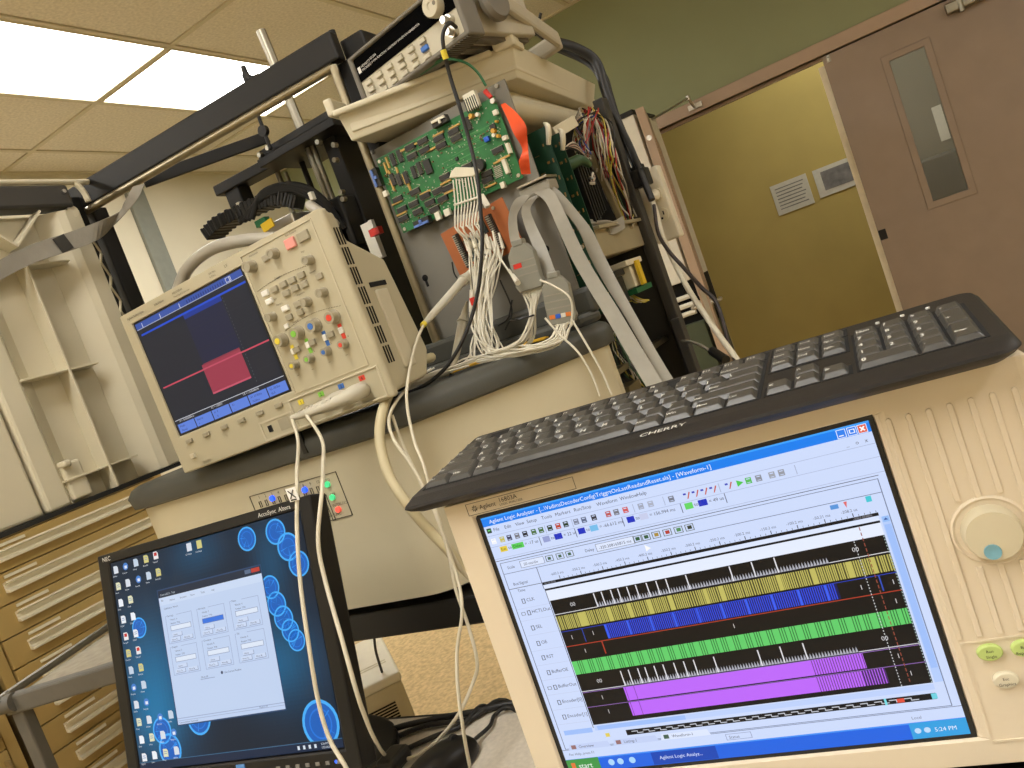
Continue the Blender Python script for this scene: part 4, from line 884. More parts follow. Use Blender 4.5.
while x < X1w - 4: R_(x, 409, min(x + 2.9, X1w), 461, (190, 182, 96), 4); x += random.choice((5.2, 5.2, 5.2, 6.4, 4.2))
for x in (180, 190, 262, 318, 372, 430, 520, 560, 700, 780, 860, 910): R_(x, 409, x + 10, 461, (196, 188, 100), 4)
R_(X0w, 467, X1w, 469, (40, 70, 200), 4); R_(240, 468, 826, 520, (18, 24, 84), 3)
x = 240
while x < 822: R_(x, 468, x + 2.6, 520, (52, 76, 226), 4); x += 5.2
for k in range(10): R_(240 + k * 62, 468, 245 + k * 62, 520, (60, 100, 240), 4)
R_(176, 468, 178, 518, (50, 80, 190), 4); R_(918, 468, 921, 518, (50, 80, 190), 4)
R_(X0w, 523, X1w, 526, (176, 62, 40), 4); R_(218, 526, 221, 572, (176, 62, 40), 4)
for x, y in ((138, 500), (200, 498), (162, 557), (562, 557), (872, 503), (941, 503), (934, 563), (164, 735), (168, 790), (902, 735), (916, 795)): T_(x, y, '1', 16, (214, 214, 218), 5)
R_(X0w, 582, X1w, 632, (40, 104, 50), 3)
x = X0w
while x < X1w - 4: R_(x, 582, min(x + 4, X1w), 632, (100, 206, 108), 4); x += 6.0
for k in range(30): R_(120 + k * 28, 582, 130 + k * 28, 632, (100, 206, 108), 4)
PU = (190, 104, 250)
R_(X0w, 701, X1w, 703, (150, 110, 190), 4); R_(X0w, 757, X1w, 759, (150, 110, 190), 4)
R_(234, 703, 832, 753, PU, 4); R_(234, 760, 866, 810, PU, 4)
x = 715
while x < 832: R_(x, 703, x + 1.6, 753, (70, 36, 100), 5); x += 6
x = 715
while x < 866: R_(x, 760, x + (1.6 if x < 815 else 4), 810, (70, 36, 100), 5); x += 6
for x in (238, 262): R_(x, 703, x + 1.6, 810, (120, 60, 170), 5)
for k in range(48): R_(891, 350 + k * 10, 893, 355 + k * 10, (200, 204, 210), 6); R_(955, 350 + k * 10, 957, 355 + k * 10, (170, 190, 190), 6)
for k in range(30): R_(911, 310 + k * 17, 913, 321 + k * 17, (150, 76, 60), 6)
for y, t_, t2 in ((334, 'CLK', 0), (380, 'HCTLOut', 1), (438, 'SEL', 0), (498, 'OE', 0), (554, 'RST', 0), (612, 'BufferOE', 0), (670, 'BufferOut', 1), (729, 'Encoder[0]', 0), (786, 'Encoder[1]', 0)):
    x = 36 if not t2 else 40; cv.frame(x, y - 13, x + 10, y + 5, (60, 64, 80), 3, 2); T_(x + 14, y, t_, 13, (66, 68, 88), 3); R_(14, y + 22, 112, y + 23, (186, 196, 226), 3)
    if t2: cv.frame(22, y - 10, 34, y + 2, (90, 96, 110), 3, 1.5)
R_(112, 300, 114, 836, (90, 96, 120), 3)
R_(962, 292, 980, 826, (182, 206, 252), 3); R_(964, 292, 978, 310, (150, 190, 246), 4); R_(964, 318, 978, 780, (160, 192, 250), 4); cv.quad([(966, 304), (971, 297), (976, 304)], (60, 90, 160), 5)
R_(116, 830, 958, 848, (190, 210, 252), 3); R_(124, 831, 370, 847, (160, 192, 250), 4); R_(24, 834, 108, 852, (160, 192, 250), 4)
R_(200, 859, 956, 879, (14, 14, 18), 3); 
for k in range(22):
    x = 215 + k * 32; R_(x, 865, x + 16, 868, (200, 204, 214), 4); R_(x + 16, 872, x + 32, 875, (200, 204, 214), 4); R_(x + 15, 865, x + 17, 875, (200, 204, 214), 4)
R_(845, 858, 850, 880, (120, 220, 230), 5); R_(872, 864, 888, 877, (226, 80, 60), 5); R_(946, 860, 958, 878, (110, 210, 226), 5)
R_(140, 862, 152, 876, (226, 206, 90), 4)
R_(0, 908, 1000, 910, (110, 120, 150), 2)
for x0_, x1_, t_ in ((20, 145, 'Overview'), (152, 280, 'Listing-1'), (286, 420, 'Waveform-1')): cv.quad([(x0_, 912), (x0_ + 6, 890), (x1_ - 6, 890), (x1_, 912)], UI2 if t_[0] == 'W' else (196, 210, 246), 3); T_(x0_ + 32, 906, t_, 11, (60, 62, 80), 4); R_(x0_ + 10, 893, x0_ + 24, 908, (70, 96, 80) if t_[0] == 'W' else (150, 110, 110), 4)
T_(16, 932, 'For Help, press F1', 10, (90, 94, 116), 3); cv.frame(455, 916, 520, 938, (140, 150, 190), 3, 1.5); T_(462, 933, 'Status', 11, (90, 94, 116), 3); T_(890, 936, 'Local', 10, (100, 104, 126), 3)
R_(0, 946, 1000, 1000, (28, 100, 226), 3); R_(0, 946, 1000, 951, (70, 146, 246), 4); R_(0, 947, 96, 1000, (66, 150, 70), 5); T_(32, 984, 'start', 22, (236, 246, 236), 6); R_(12, 960, 24, 986, (226, 120, 60), 6)
R_(246, 952, 420, 998, (20, 70, 180), 5); T_(266, 980, 'Agilent Logic Analyz...', 13, (220, 232, 255), 6); R_(880, 948, 1000, 1000, (50, 160, 226), 5); T_(930, 982, '5:24 PM', 14, (226, 240, 255), 6)
for x in (130, 156, 190): cv.disc(x, 972, 9, 12, (170, 214, 250), 6)
for x in (895, 915): cv.disc(x, 974, 7, 9, (190, 220, 250), 6)
cv.quad([(416, 222), (416, 246), (424, 240), (430, 238)], (250, 250, 250), 6)
cv.mb.build('screen', 'screen_la', la)
for x in (.02, .35):
    m = MB(); m.box(x - .02, x + .02, .04, .07, -.262, -.249); m.build('foot', 'rubber', la)
    m = MB(); m.box(x - .02, x + .02, .2, .23, -.262, -.249); m.build('foot', 'rubber', la)
bc = MB(); bc.box(.535, .785, -.06, .405, TZ, H - .411); o = bc.build('equipment_case', 'black_plastic', bev=.005); tag(o, 'flat black equipment case under the logic analyzer', 'case')

# ------------------------------------------------------------------ keyboard on top of it
mat('kb_black', (44, 41, 38), .45, var=.06, vs_=200, bump=.12, bs=1500, spec=.15)
mat('kb_key', (66, 64, 60), .33, var=.05, vs_=200, bump=.1, bs=1500)
MK0 = frameM(-85.17, 84.98, .98, (.529, .41, -.112 + H))
# local: x right, (old z) towards the back, up; turn so that y = back, z = up
MK = MK0 @ Matrix(((1, 0, 0, 0), (0, 0, -1, 0), (0, 1, 0, 0), (0, 0, 0, 1)))
kb = thing('keyboard', 'black computer keyboard lying on top of the logic analyzer', 'keyboard', MK)
def rrect(x0, x1, y0, y1, r, n_=4):
    out = []
    for cx, cy, a0, r in ((x1 - r, y1 - r, 0, r), (x0 + r * .5, y1 - r * .5, 90, r * .5), (x0 + r * .35, y0 + r * .35, 180, r * .35), (x1 - r, y0 + r, 270, r)):
        for k in range(n_ + 1):
            a = math.radians(a0 + 90 * k / n_); out.append((cx + r * math.cos(a), cy + r * math.sin(a)))
    return out
KX0, KX1, KY0, KY1 = -.0100, .4435, -.026, .1345
def loft(mb, secs):
    n_ = len(secs[0][0]); vs_ = [(x, y, z) for P, z in secs for x, y in P]
    fs_ = [(i * n_ + j, i * n_ + (j + 1) % n_, (i + 1) * n_ + (j + 1) % n_, (i + 1) * n_ + j) for i in range(len(secs) - 1) for j in range(n_)] + [tuple(range(n_))[::-1], tuple((len(secs) - 1) * n_ + j for j in range(n_))]
    mb.add(vs_, fs_)
m = MB(); loft(m, [(rrect(KX0 + .008, KX1 - .008, KY0 + .012, KY1 - .004, .012), -.0145), (rrect(KX0 + .002, KX1 - .002, KY0 + .003, KY1 - .001, .014), -.009), (rrect(KX0, KX1, KY0, KY1, .014), -.006), (rrect(KX0 + .001, KX1 - .001, KY0 + .001, KY1 - .001, .014), -.004), (rrect(KX0 + .004, KX1 - .004, KY0 + .012, KY1 - .004, .012), -.0008)]); m.build('keyboard_body', 'kb_black', kb, smooth=40)
for x0_, x1_, y0_, y1_ in ((0, .2868, -.0005, .097), (.2905, .3485, .0, .019), (.2905, .3485, .056, .097), (.3525, .4295, -.0005, .097), (0, .2868, .102, .122), (.2905, .3485, .102, .122)):
    m = MB(); m.box(x0_ - .0008, x1_ + .0008, y0_ - .0008, y1_ + .0008, -.001, -.0004); m.build('key_well', 'dark_hole', kb)
u = .01905
rows = []
rows.append((5.35, [(0, 1)] + [(2 + k, 1) for k in range(4)] + [(6.5 + k, 1) for k in range(4)] + [(11 + k, 1) for k in range(4)] + [(15.25 + k, 1) for k in range(3)]))
rows.append((4, [(k, 1) for k in range(13)] + [(13, 2)] + [(15.25 + k, 1) for k in range(3)] + [(18.5 + k, 1) for k in range(4)]))
rows.append((3, [(0, 1.5)] + [(1.5 + k, 1) for k in range(12)] + [(13.5, 1.5)] + [(15.25 + k, 1) for k in range(3)] + [(18.5 + k, 1) for k in range(3)]))
rows.append((2, [(0, 1.75)] + [(1.75 + k, 1) for k in range(11)] + [(12.75, 2.25)] + [(18.5 + k, 1) for k in range(3)]))
rows.append((1, [(0, 2.25)] + [(2.25 + k, 1) for k in range(10)] + [(12.25, 2.75)] + [(16.25, 1)] + [(18.5 + k, 1) for k in range(3)]))
rows.append((0, [(0, 1.25), (1.25, 1.25), (2.5, 1.25), (3.75, 6.25), (10, 1.25), (11.25, 1.25), (12.5, 1.25), (13.75, 1.25)] + [(15.25 + k, 1) for k in range(3)] + [(18.5, 2), (20.5, 1)]))
LEG = {5.35: ['Esc'] + ['F%d' % k for k in range(1, 13)] + ['Print', 'Scroll', 'Pause'], 4: list('`1234567890-=') + ['Backspace', 'Insert', 'Home', 'PgUp', 'Num', '/', '*', '-'], 3: ['Tab'] + list('QWERTYUIOP[]\\') + ['Delete', 'End', 'PgDn', '7', '8', '9'], 2: ['Caps'] + list("ASDFGHJKL;'") + ['Enter', '4', '5', '6'], 1: ['Shift'] + list('ZXCVBNM,./') + ['Shift', '^', '1', '2', '3'], 0: ['Ctrl', 'Win', 'Alt', '', 'AltGr', 'Win', 'Menu', 'Ctrl', '<', 'v', '>', '0', '.']}
kproto = {}; leg = MB()
def key(x, y, w_, h_, t_):
    k_ = (w_, h_, y > 5)
    if k_ not in kproto:
        m = MB(); m.frust(.0007, w_ * u - .0007, .0007, h_ * u - .0007, -.0008, .0043, .0028 if w_ < 3 else .003, .0032); m.v[4].z = m.v[5].z = (.0030 if y < 5 else .0012); m.v[6].z = m.v[7].z = (.0044 if y < 5 else .0024); o = m.build('key', 'kb_key', kb, bev=.0006, seg=1); o.location = (x * u, y * u, 0); kproto[k_] = o
    else: o = inst(kproto[k_], kb, at(x * u, y * u, 0))
    if t_:
        lg = MB(); lg.text(t_, .0036, h_ * u * .36, .0046 if len(t_) < 2 else (.0034 if len(t_) < 4 else .0026), y=(.0040 if y < 5 else .0021), plane='xy', bold=.02); kk = (.0014 if y < 5 else .0012) / (h_ * u - .008); lg.v = [Vector((v.x, v.y, v.z + (v.y - h_ * u / 2) * kk)) for v in lg.v]; lg.build('legend', 'white_ink', o)
for y, ks in rows:
    for (x, w_), t_ in zip(ks, LEG[y]): key(x, y, w_, 1, t_)
key(21.5, 0, 1, 2, 'Enter'); key(21.5, 2, 1, 2, '+'); key(21.5, 4, 1, 1, '-') if False else None
leg.text('CHERRY', .200, -.0165, .0070, y=-.0002, plane='xy'); leg.build('brand_lettering', 'white_ink', kb)
for k in range(3):
    m = MB(); m.cyl((.372 + k * .018, .112, -.001), (.372 + k * .018, .112, .0004), .0016, n=10); m.build('status_light', 'white_ink', kb)
for x in (.02, .41):
    m = MB(); m.box(x - .012, x + .012, .10, .12, -.030, -.010); m.build('foot', 'rubber', kb)
    m = MB(); m.box(x - .012, x + .012, .0, .012, -.0185, -.012); m.build('foot', 'rubber', kb)

# ------------------------------------------------------------------ LCD monitor
MN = frameM(-85.28, 15.76, .12, (.634, 1.033, -.126 + H))
mat('bezel_black', (18, 16, 15), .4, var=.05, spec=.35)
nec = thing('lcd_monitor', 'black lcd monitor with blue desktop picture in the lower left', 'monitor', MN)
m = MB(); m.ring((-.0235, .3590, -.296, .0140), (-.001, .339, -.271, .001), 0, .03); m.build('bezel', 'bezel_black', nec, bev=.003)
m = MB(); m.box(-.015, .345, .028, .046, -.285, .004); m.build('back_shell', 'bezel_black', nec, bev=.006)
mt_ = MB(); mt_.text('NEC', -.012, .0042, .0062, y=-.0006); mt_.text('AccuSync', .276, .0040, .0056, y=-.0006); mt_.text('Altera', .309, .0040, .0056, y=-.0006); mt_.build('lettering', 'white_ink', nec)
m = MB()
for k in range(7): m.box(.235 + k * .015, .241 + k * .015, -.0008, .001, -.286, -.282)
m.build('button_marks', mat('mark_grey', (120, 116, 110), .6, var=0), nec)
m = MB(); m.cyl((.3252, -.001, -.2835), (.3252, .002, -.2835), .0018, n=10); m.build('power_light', 'led_blue', nec)
m = MB(); m.box(.172, .186, -.001, .001, -.290, -.275); m.build('energy_sticker', mat('sticker_blue', (80, 130, 190), .5), nec); m = MB(); m.box(.105, .125, -.001, .001, -.296, -.283); m.build('energy_sticker', 'c_yellow', nec)
cv = Canvas(.338, .27, .0020); R_ = cv.rect
G = 56; rng = random.Random(3)
def blob(x, y):
    def g(cx, cy, sx, sy): return math.exp(-((x - cx) / sx) ** 2 - ((y - cy) / sy) ** 2)
    b_ = .10 + .55 * g(150, 560, 220, 330) + .5 * g(780, 620, 200, 200) + .55 * g(830, 180, 90, 190) * .6 + .35 * g(120, 820, 180, 200) + .3 * g(480, 60, 160, 120)
    return (2 + 8 * b_, 14 + 126 * b_, 30 + 170 * b_)
for i in range(G):
    for j in range(G):
        x0_, y0_ = 1000 * i / G, 1000 * j / G; R_(x0_, y0_, x0_ + 1000 / G, y0_ + 1000 / G, blob(x0_ + 9, y0_ + 9), 0)
def cell(x, y, r):
    cv.disc(x, y, r, r * 1.25, (12, 96, 190), 1); cv.annulus(x, y, r, r * 1.25, .14, (70, 176, 250), 2); cv.annulus(x, y, r * .62, r * .8, .12, (26, 120, 220), 2)
    for k in range(4):
        a = rng.random() * 6.28; q = r * .75; cv.quad([(x, y), (x + q * math.cos(a), y + 1.25 * q * math.sin(a)), (x + q * math.cos(a) + 3, y + 1.25 * q * math.sin(a) + 5)], (40, 146, 236), 2)
for x, y, r in ((738, 62, 44), (876, 65, 46), (921, 143, 50), (971, 225, 46), (807, 295, 42), (822, 372, 44), (842, 438, 44), (862, 495, 40), (882, 540, 38), (952, 930, 80), (353, 800, 60), (150, 830, 50), (178, 930, 60), (110, 340, 40)): cell(min(x, 1000 - r), min(y, 995 - r * 1.25), r)
R_(0, 962, 1000, 1000, (10, 36, 66), 3); R_(0, 962, 1000, 965, (60, 110, 150), 4); cv.text(905, 980, '5:24 PM', 9, (226, 236, 246), 5); cv.text(905, 995, '1/23/2020', 9, (226, 236, 246), 5)
for x in (800, 825, 850, 875): R_(x, 974, x + 10, 990, (220, 230, 240), 5)
ICP = [(220, 226, 235), (236, 240, 246), (200, 214, 230), (226, 226, 190), (210, 60, 50), (70, 130, 210), (240, 244, 250), (214, 206, 130)]
cols = (26, 84, 146, 206, 262)
for c_ in range(5):
    for r_ in range(12):
        if c_ >= 2 and 2 <= r_ <= 8: continue
        if c_ == 4 and r_ > 9: continue
        x, y = cols[c_] + r_ * .5, 38 + r_ * 82 - c_ * 4; k = (c_ * 5 + r_ * 3) % 8; cc = ICP[k]
        if k in (5,): cv.disc(x, y, 15, 18, cc, 4); R_(x - 6, y - 4, x + 8, y + 10, (230, 236, 246), 5)
        else:
            cv.quad([(x - 13, y + 18), (x + 13, y + 18), (x + 13, y - 10), (x + 6, y - 19), (x - 13, y - 19)], cc if k != 4 else (238, 236, 236), 4)
            if k == 4: R_(x - 9, y - 14, x + 7, y + 2, (200, 40, 40), 5)
            if k in (1, 3, 7): R_(x - 8, y - 8, x + 8, y - 5, (130, 150, 190), 5); R_(x - 8, y + 1, x + 8, y + 4, (130, 150, 190), 5)
        cv.text(x - 22, y + 34, ('Adobe', 'MSO7', 'Notes', 'Setup', 'Test.pdf', 'Recycle', 'Data', 'Encoder')[k], 8, (226, 232, 240), 4)
for x in (446, 500): R_(x - 13, 8, x + 13, 46, (214, 206, 130) if x > 450 else (220, 226, 235), 4); cv.text(x - 24, 62, 'LA Setup', 8, (226, 232, 240), 4)
WX0, WX1, WY0, WY1 = 242, 778, 192, 815
R_(WX0 - 4, WY0 - 6, WX1 + 4, WY1 + 6, (40, 70, 110), 5); R_(WX0, WY0, WX1, 226, (30, 44, 64), 6); R_(700, 196, 730, 214, (90, 110, 140), 7); R_(732, 196, 772, 214, (190, 60, 50), 7)
cv.text(252, 218, 'ControlGUI - Test', 10, (200, 210, 220), 7); R_(WX0, 226, WX1, WY1, (196, 214, 244), 6); R_(WX0, 226, WX1, 262, (206, 222, 248), 7)
TX = (70, 80, 110)
for x, t_ in ((252, 'File'), (252, ''),): cv.text(x, 244, t_, 9, TX, 8)
for k, t_ in enumerate(('Motion', 'Encoders', 'Vision', 'Tests', 'Log')): cv.text(300 + k * 56, 250, t_, 9, TX, 8)
cv.text(262, 284, 'Calibration  Motors', 9, TX, 8)
def grp(x, y, t_, sel=False):
    cv.frame(x, y, x + 142, y + 130, (150, 166, 204), 7, 2); R_(x + 8, y - 6, x + 60, y + 6, (196, 214, 244), 8); cv.text(x + 10, y + 5, t_, 9, TX, 9)
    for k, l_ in enumerate(('Velocity  0', 'Position  7742')): cv.text(x + 24, y + 24 + k * 18, l_, 8, TX, 8)
    R_(x + 20, y + 48, x + 130, y + 72, (58, 120, 226) if sel else (226, 236, 252), 8); cv.frame(x + 20, y + 48, x + 130, y + 72, (120, 136, 176), 9, 2)
    for bx, by, t2 in ((24, 82, 'Home'), (12, 104, 'Move To'), (78, 104, 'Move By')): R_(x + bx, y + by, x + bx + 52, y + by + 18, (208, 222, 248), 8); R_(x + bx, y + by + 17, x + bx + 52, y + by + 19, (110, 124, 164), 9); R_(x + bx + 51, y + by, x + bx + 53, y + by + 19, (110, 124, 164), 9); cv.text(x + bx + 6, y + by + 13, t2, 8, TX, 9)
for k in range(3):
    grp(262 + k * 170, 316, ('Carriage', 'Extractor', 'Theta')[k], k == 1); grp(262 + k * 170, 462, ('Gripper', 'Conveyor', 'Tilt')[k])
cv.text(400, 626, 'Move All', 9, TX, 8); R_(396, 630, 470, 632, (110, 124, 164), 8); cv.text(520, 622, 'Use Current Position', 9, TX, 8); cv.disc(508, 617, 6, 7, TX, 8)
R_(WX0, 786, WX1, 789, (150, 166, 204), 7); R_(WX0, 797, WX1, 799, (150, 166, 204), 7); cv.text(250, 810, 'Communication: Connected', 8, TX, 8); cv.text(660, 796, 'Position 97', 8, TX, 8)
cv.mb.build('screen', 'screen_nec', nec)
# stand
sb = MN @ Vector((.17, .05, -.20))
m = MB(); m.beam((sb.x + .035, sb.y, TZ + .012), (sb.x + .01, sb.y, sb.z + .03), .03, .09, (0, 1, 0)); m.build('stand_neck', 'bezel_black', nec, world=True, bev=.006)
m = MB(); m.prism([(sb.x + .03 + .115 * math.cos(a * math.pi / 14), sb.y + .13 * math.sin(a * math.pi / 14)) for a in range(28)], TZ, TZ + .016); m.build('stand_base', 'bezel_black', nec, world=True, bev=.004)

# ------------------------------------------------------------------ mouse
mo = thing('computer_mouse', 'black computer mouse on the grey table between the screens', 'mouse', at(.668, .640, TZ) @ Matrix.Rotation(math.radians(-18), 4, 'Z'))
m = MB(); secs = []
for h, s in ((0, .92), (.004, 1.0), (.012, .98), (.020, .88), (.027, .68), (.031, .42), (.0325, .12)):
    secs.append(([(.055 * s * math.cos(a * math.pi / 14) - .008 * (1 - s), .031 * s * (1 + .06 * math.cos(a * math.pi / 7)) * math.sin(a * math.pi / 14)) for a in range(28)], h))
loft(m, secs); m.build('mouse_shell', 'bezel_black', mo, smooth=60)
m = MB(); m.cyl((.028, -.003, .0255), (.028, .003, .0255), .007, n=14); m.build('scroll_wheel', 'rubber', mo, smooth=40)
m = MB(); m.beam((.05, 0, .0145), (.02, 0, .0295), .0012, .002); m.build('button_split', 'dark_hole', mo)
m = MB(); m.tube([(.055, 0, .008), (.085, .004, .006), (.11, .02, .004), (.125, .0, .004), (.14, -.02, -.06), (.15, -.03, -.2)], .0026, 7); m.build('mouse_cable', 'cable_black', mo, smooth=60)
# ------------------------------------------------------------------ main circuit board on the plate
XB = 1.186
def bpx(cx, cy): return PX(360 + cx * .1875, 80 + cy * .1875, X=XB)      # position on the board plane
b0 = bpx(85, 425); b1 = bpx(870, 520)
BW = b0.y - b1.y; BH = b0.z - b1.z
MBd = frameM(-90, 0, 0, (XB, b0.y, b0.z))
mat('board_green', (36, 110, 58), .4, var=.16, vs_=90)
mat('chip_black', (38, 36, 33), .45, var=.1); mat('socket_tan', (196, 158, 84), .5); mat('silver_pin', (190, 186, 170), .4, .6); mat('conn_white', (226, 220, 200), .5); mat('latch_blue', (96, 128, 200), .5); mat('cap_yellow', (214, 160, 60), .45); mat('trim_blue', (40, 90, 200), .4)
bd = thing('circuit_board', 'large green circuit board with rows of chips on the grey plate', 'circuit board', MBd)
m = MB(); m.box(0, BW, 0, .0018, -BH, 0); m.build('board', 'board_green', bd)
inv = MBd.inverted()
def L2(cx, cy): q = inv @ bpx(cx, cy); return q.x, q.z
for x, z in ((.006, -.006), (BW - .006, -.006), (.006, -BH + .006), (BW - .006, -BH + .006)):
    m = MB(); m.cyl((x, -.002, z), (x, .014, z), .0032, n=10); m.build('standoff', 'steel', bd)
cp = {}
def chip(cx, cy, w=.021, h=.0085, vert=False, sock=False, d=.0042, mt='chip_black'):
    x, z = L2(cx, cy); k_ = (w, h, vert, sock, d, mt)
    if k_ in cp: inst(cp[k_], bd, at(x, 0, z)); return
    a, b = (h, w) if vert else (w, h)
    m = MB(); m.frust(-a / 2, a / 2, -b / 2, b / 2, 0, d, .0004, .0004); m.v = [Vector((v.x, -v.z, v.y)) for v in m.v]
    o = m.build('chip', mt, bd); o.location = (x, 0, z); cp[k_] = o
    return
def pins(cx, cy, w, h, vert, mt='silver_pin', name='chip_pins'):
    x, z = L2(cx, cy); m = MB(); n_ = max(3, int(w / .0026))
    for k in range(n_):
        t = -w / 2 + .0012 + k * (w - .0024) / (n_ - 1)
        for s in (1, -1):
            if vert: m.box(x + s * h / 2 - .0008, x + s * h / 2 + .0008, -.0025, 0, z + t - .0005, z + t + .0005)
            else: m.box(x + t - .0005, x + t + .0005, -.0025, 0, z + s * h / 2 - .0008, z + s * h / 2 + .0008)
    m.build(name, mt, bd)
def sock(cx, cy, w=.023, h=.0035, vert=False):
    chip(cx, cy, w, h, vert, False, .003, 'socket_tan')
HC = [(270, 358), (338, 326), (424, 312), (503, 276), (348, 374), (282, 406), (437, 350), (517, 310), (455, 517), (738, 374), (575, 462), (205, 636), (228, 690), (236, 738), (290, 660), (350, 617), (376, 655), (418, 592), (470, 576), (312, 702), (446, 634), (296, 596), (684, 532), (400, 690), (680, 500)]
for cx, cy in HC: chip(cx, cy); pins(cx, cy, .021, .0095, False)
VC = [(216, 405), (180, 425), (213, 530), (250, 520), (292, 492), (322, 470), (580, 232), (180, 530)]
for cx, cy in VC: chip(cx, cy, .021, .0085, True); pins(cx, cy, .021, .0095, True)
chip(366, 462, .024, .014, True)
for cx, cy in ((235, 372), (420, 288), (505, 248), (300, 340), (200, 655), (225, 712), (350, 600), (480, 595), (460, 545), (700, 562), (770, 415), (745, 432), (385, 368), (600, 200)): sock(cx, cy)
for cx, cy in ((140, 470), (165, 510), (150, 440), (175, 560), (240, 530), (262, 560), (205, 495)): sock(cx, cy, .020, .004, True)
m = MB(); rr = random.Random(5)
for k in range(420):
    x, z = rr.uniform(.004, BW - .004), rr.uniform(-BH + .004, -.004); s = rr.choice((.0006, .0008, .001)); m.box(x - s, x + s, -.0006, 0, z - s, z + s)
o = m.build('solder_points', 'silver_pin', bd); o['kind'] = 'stuff'
m = MB()
for k in range(26):
    x, z = rr.uniform(.1, BW - .06), -rr.uniform(.03, .085); m.box(x, x + .04, -.0003, 0, z, z + .0006)
m.build('traces', mat('trace_green', (86, 160, 92), .5, var=0), bd)
m = MB()
for k in range(60):
    x, z = rr.uniform(.006, BW - .006), rr.uniform(-BH + .006, -.006); m.box(x - .0015, x + .0015, -.0022, 0, z - .001, z + .001)
o = m.build('small_parts', mat('smd_brown', (120, 92, 54), .5), bd); o['kind'] = 'stuff'
def conn(cx, cy, w, h, d, mt, name, parts=()):
    x, z = L2(cx, cy); m = MB(); m.box(x - w / 2, x + w / 2, -d, 0, z - h / 2, z + h / 2); o = m.build(name, mt, bd, bev=.0008)
    for dx, dz, w2, h2, mt2 in parts:
        m = MB(); m.box(x + dx - w2 / 2, x + dx + w2 / 2, -d - .003, -d + .001, z + dz - h2 / 2, z + dz + h2 / 2); m.build('latch', mt2, o)
    return o
conn(440, 222, .030, .013, .012, 'chip_black', 'header', ((0, .003, .026, .004, 'conn_white'), (.002, -.001, .004, .006, 'conn_white')))
conn(105, 520, .012, .033, .012, 'chip_black', 'header', ((-.004, 0, .004, .03, 'latch_blue'), (0, 0, .006, .005, 'latch_blue')))
conn(345, 758, .034, .013, .012, 'chip_black', 'header', ((0, -.003, .03, .004, 'latch_blue'), (0, .001, .005, .007, 'latch_blue')))
conn(605, 112, .023, .026, .010, 'conn_white', 'power_header')
x, z = L2(605, 128); m = MB()
for k in range(6): m.box(x - .010 + k * .004, x - .0085 + k * .004, -.0112, -.009, z - .012, z + .01)
m.build('header_pins', 'chip_black', bd)
for cx, cy, w_, h_ in ((730, 175, .008, .008), (780, 310, .009, .007), (800, 365, .006, .017), (785, 462, .007, .024), (145, 606, .010, .010), (425, 725, .010, .014), (475, 705, .012, .012), (770, 560, .008, .010)): conn(cx, cy, w_, h_, .008, 'conn_white', 'white_connector')
for cx, cy, r_, mt_ in ((600, 192, .004, 'cap_yellow'), (634, 186, .0035, 'conn_white'), (718, 272, .004, 'cap_yellow'), (735, 222, .0022, 'cap_yellow'), (722, 295, .0035, 'conn_white'), (745, 300, .003, 'cap_yellow')):
    x, z = L2(cx, cy); m = MB(); m.cyl((x, -.008, z), (x, 0, z), r_ * .9, r_, 12); m.build('capacitor', mt_, bd, smooth=40)
conn(683, 316, .009, .008, .007, 'trim_blue', 'trimmer'); conn(712, 250, .010, .009, .004, 'chip_black', 'regulator'); conn(518, 420, .006, .006, .003, 'chip_black', 'transistor')
x, z = L2(645, 455); m = MB(); m.lathe([(.010, 0), (.010, .009), (.0092, .010), (.003, .010), (.0025, .009), (.0004, .009)], 26, at(x, 0, z) @ Matrix.Rotation(math.pi / 2, 4, 'X')); m.build('buzzer', 'chip_black', bd, smooth=35)
m = MB()
for k in range(7): x, z = L2(735 + k * 2, 460 + k * 9); m.box(x - .008, x + .006, -.0016, 0, z - .0006, z + .0006)
m.build('resistor_row', 'silver_pin', bd)
# ground lug with its red sleeve and screw
q = PX(492, 100, X=XB - .006)
m = MB(); m.cyl(q + Vector((0, .006, .018)), q + Vector((0, 0, .004)), .0042, .0034, 10); m.build('red_lug', 'red_plastic', bd, world=True, smooth=40)
m = MB(); m.cyl(q + Vector((0, 0, -.001)), q + Vector((.006, -.001, -.001)), .0045, n=12); m.build('lug_screw', 'steel', bd, world=True)

# ------------------------------------------------------------------ orange adapter board
MO = frameM(-90, 0, 0, (1.165, PX(445, 244, X=1.165).y, PX(445, 244, X=1.165).z)) @ Matrix.Rotation(math.radians(-6), 4, 'Y')
mat('orange_board', (168, 94, 46), .5, var=.08, vs_=40)
ob = thing('adapter_board', 'small orange circuit board tangled in white leads below the green board', 'circuit board', MO)
m = MB(); m.box(0, .132, 0, .0018, -.066, .018); m.build('board', 'orange_board', ob)
for x0_ in (.022, .092):
    m = MB(); m.box(x0_, x0_ + .010, -.007, 0, -.055, .004); o = m.build('pin_header', 'chip_black', ob)
    m = MB()
    for k in range(16): m.box(x0_ + .002, x0_ + .008, -.012, -.007, -.052 + k * .0035, -.0505 + k * .0035)
    m.build('header_pins', 'silver_pin', o)
m = MB(); m.box(.036, .062, -.006, 0, -.05, -.012); m.box(.07, .085, -.004, 0, -.02, .004); m.build('chip', mat('chip_teal', (46, 62, 58), .5), ob, bev=.0006)
for x, z in ((.03, -.06), (.11, .01)):
    m = MB(); m.cyl((x, -.002, z), (x, .034, z), .003, n=8); m.build('standoff', 'steel', ob)

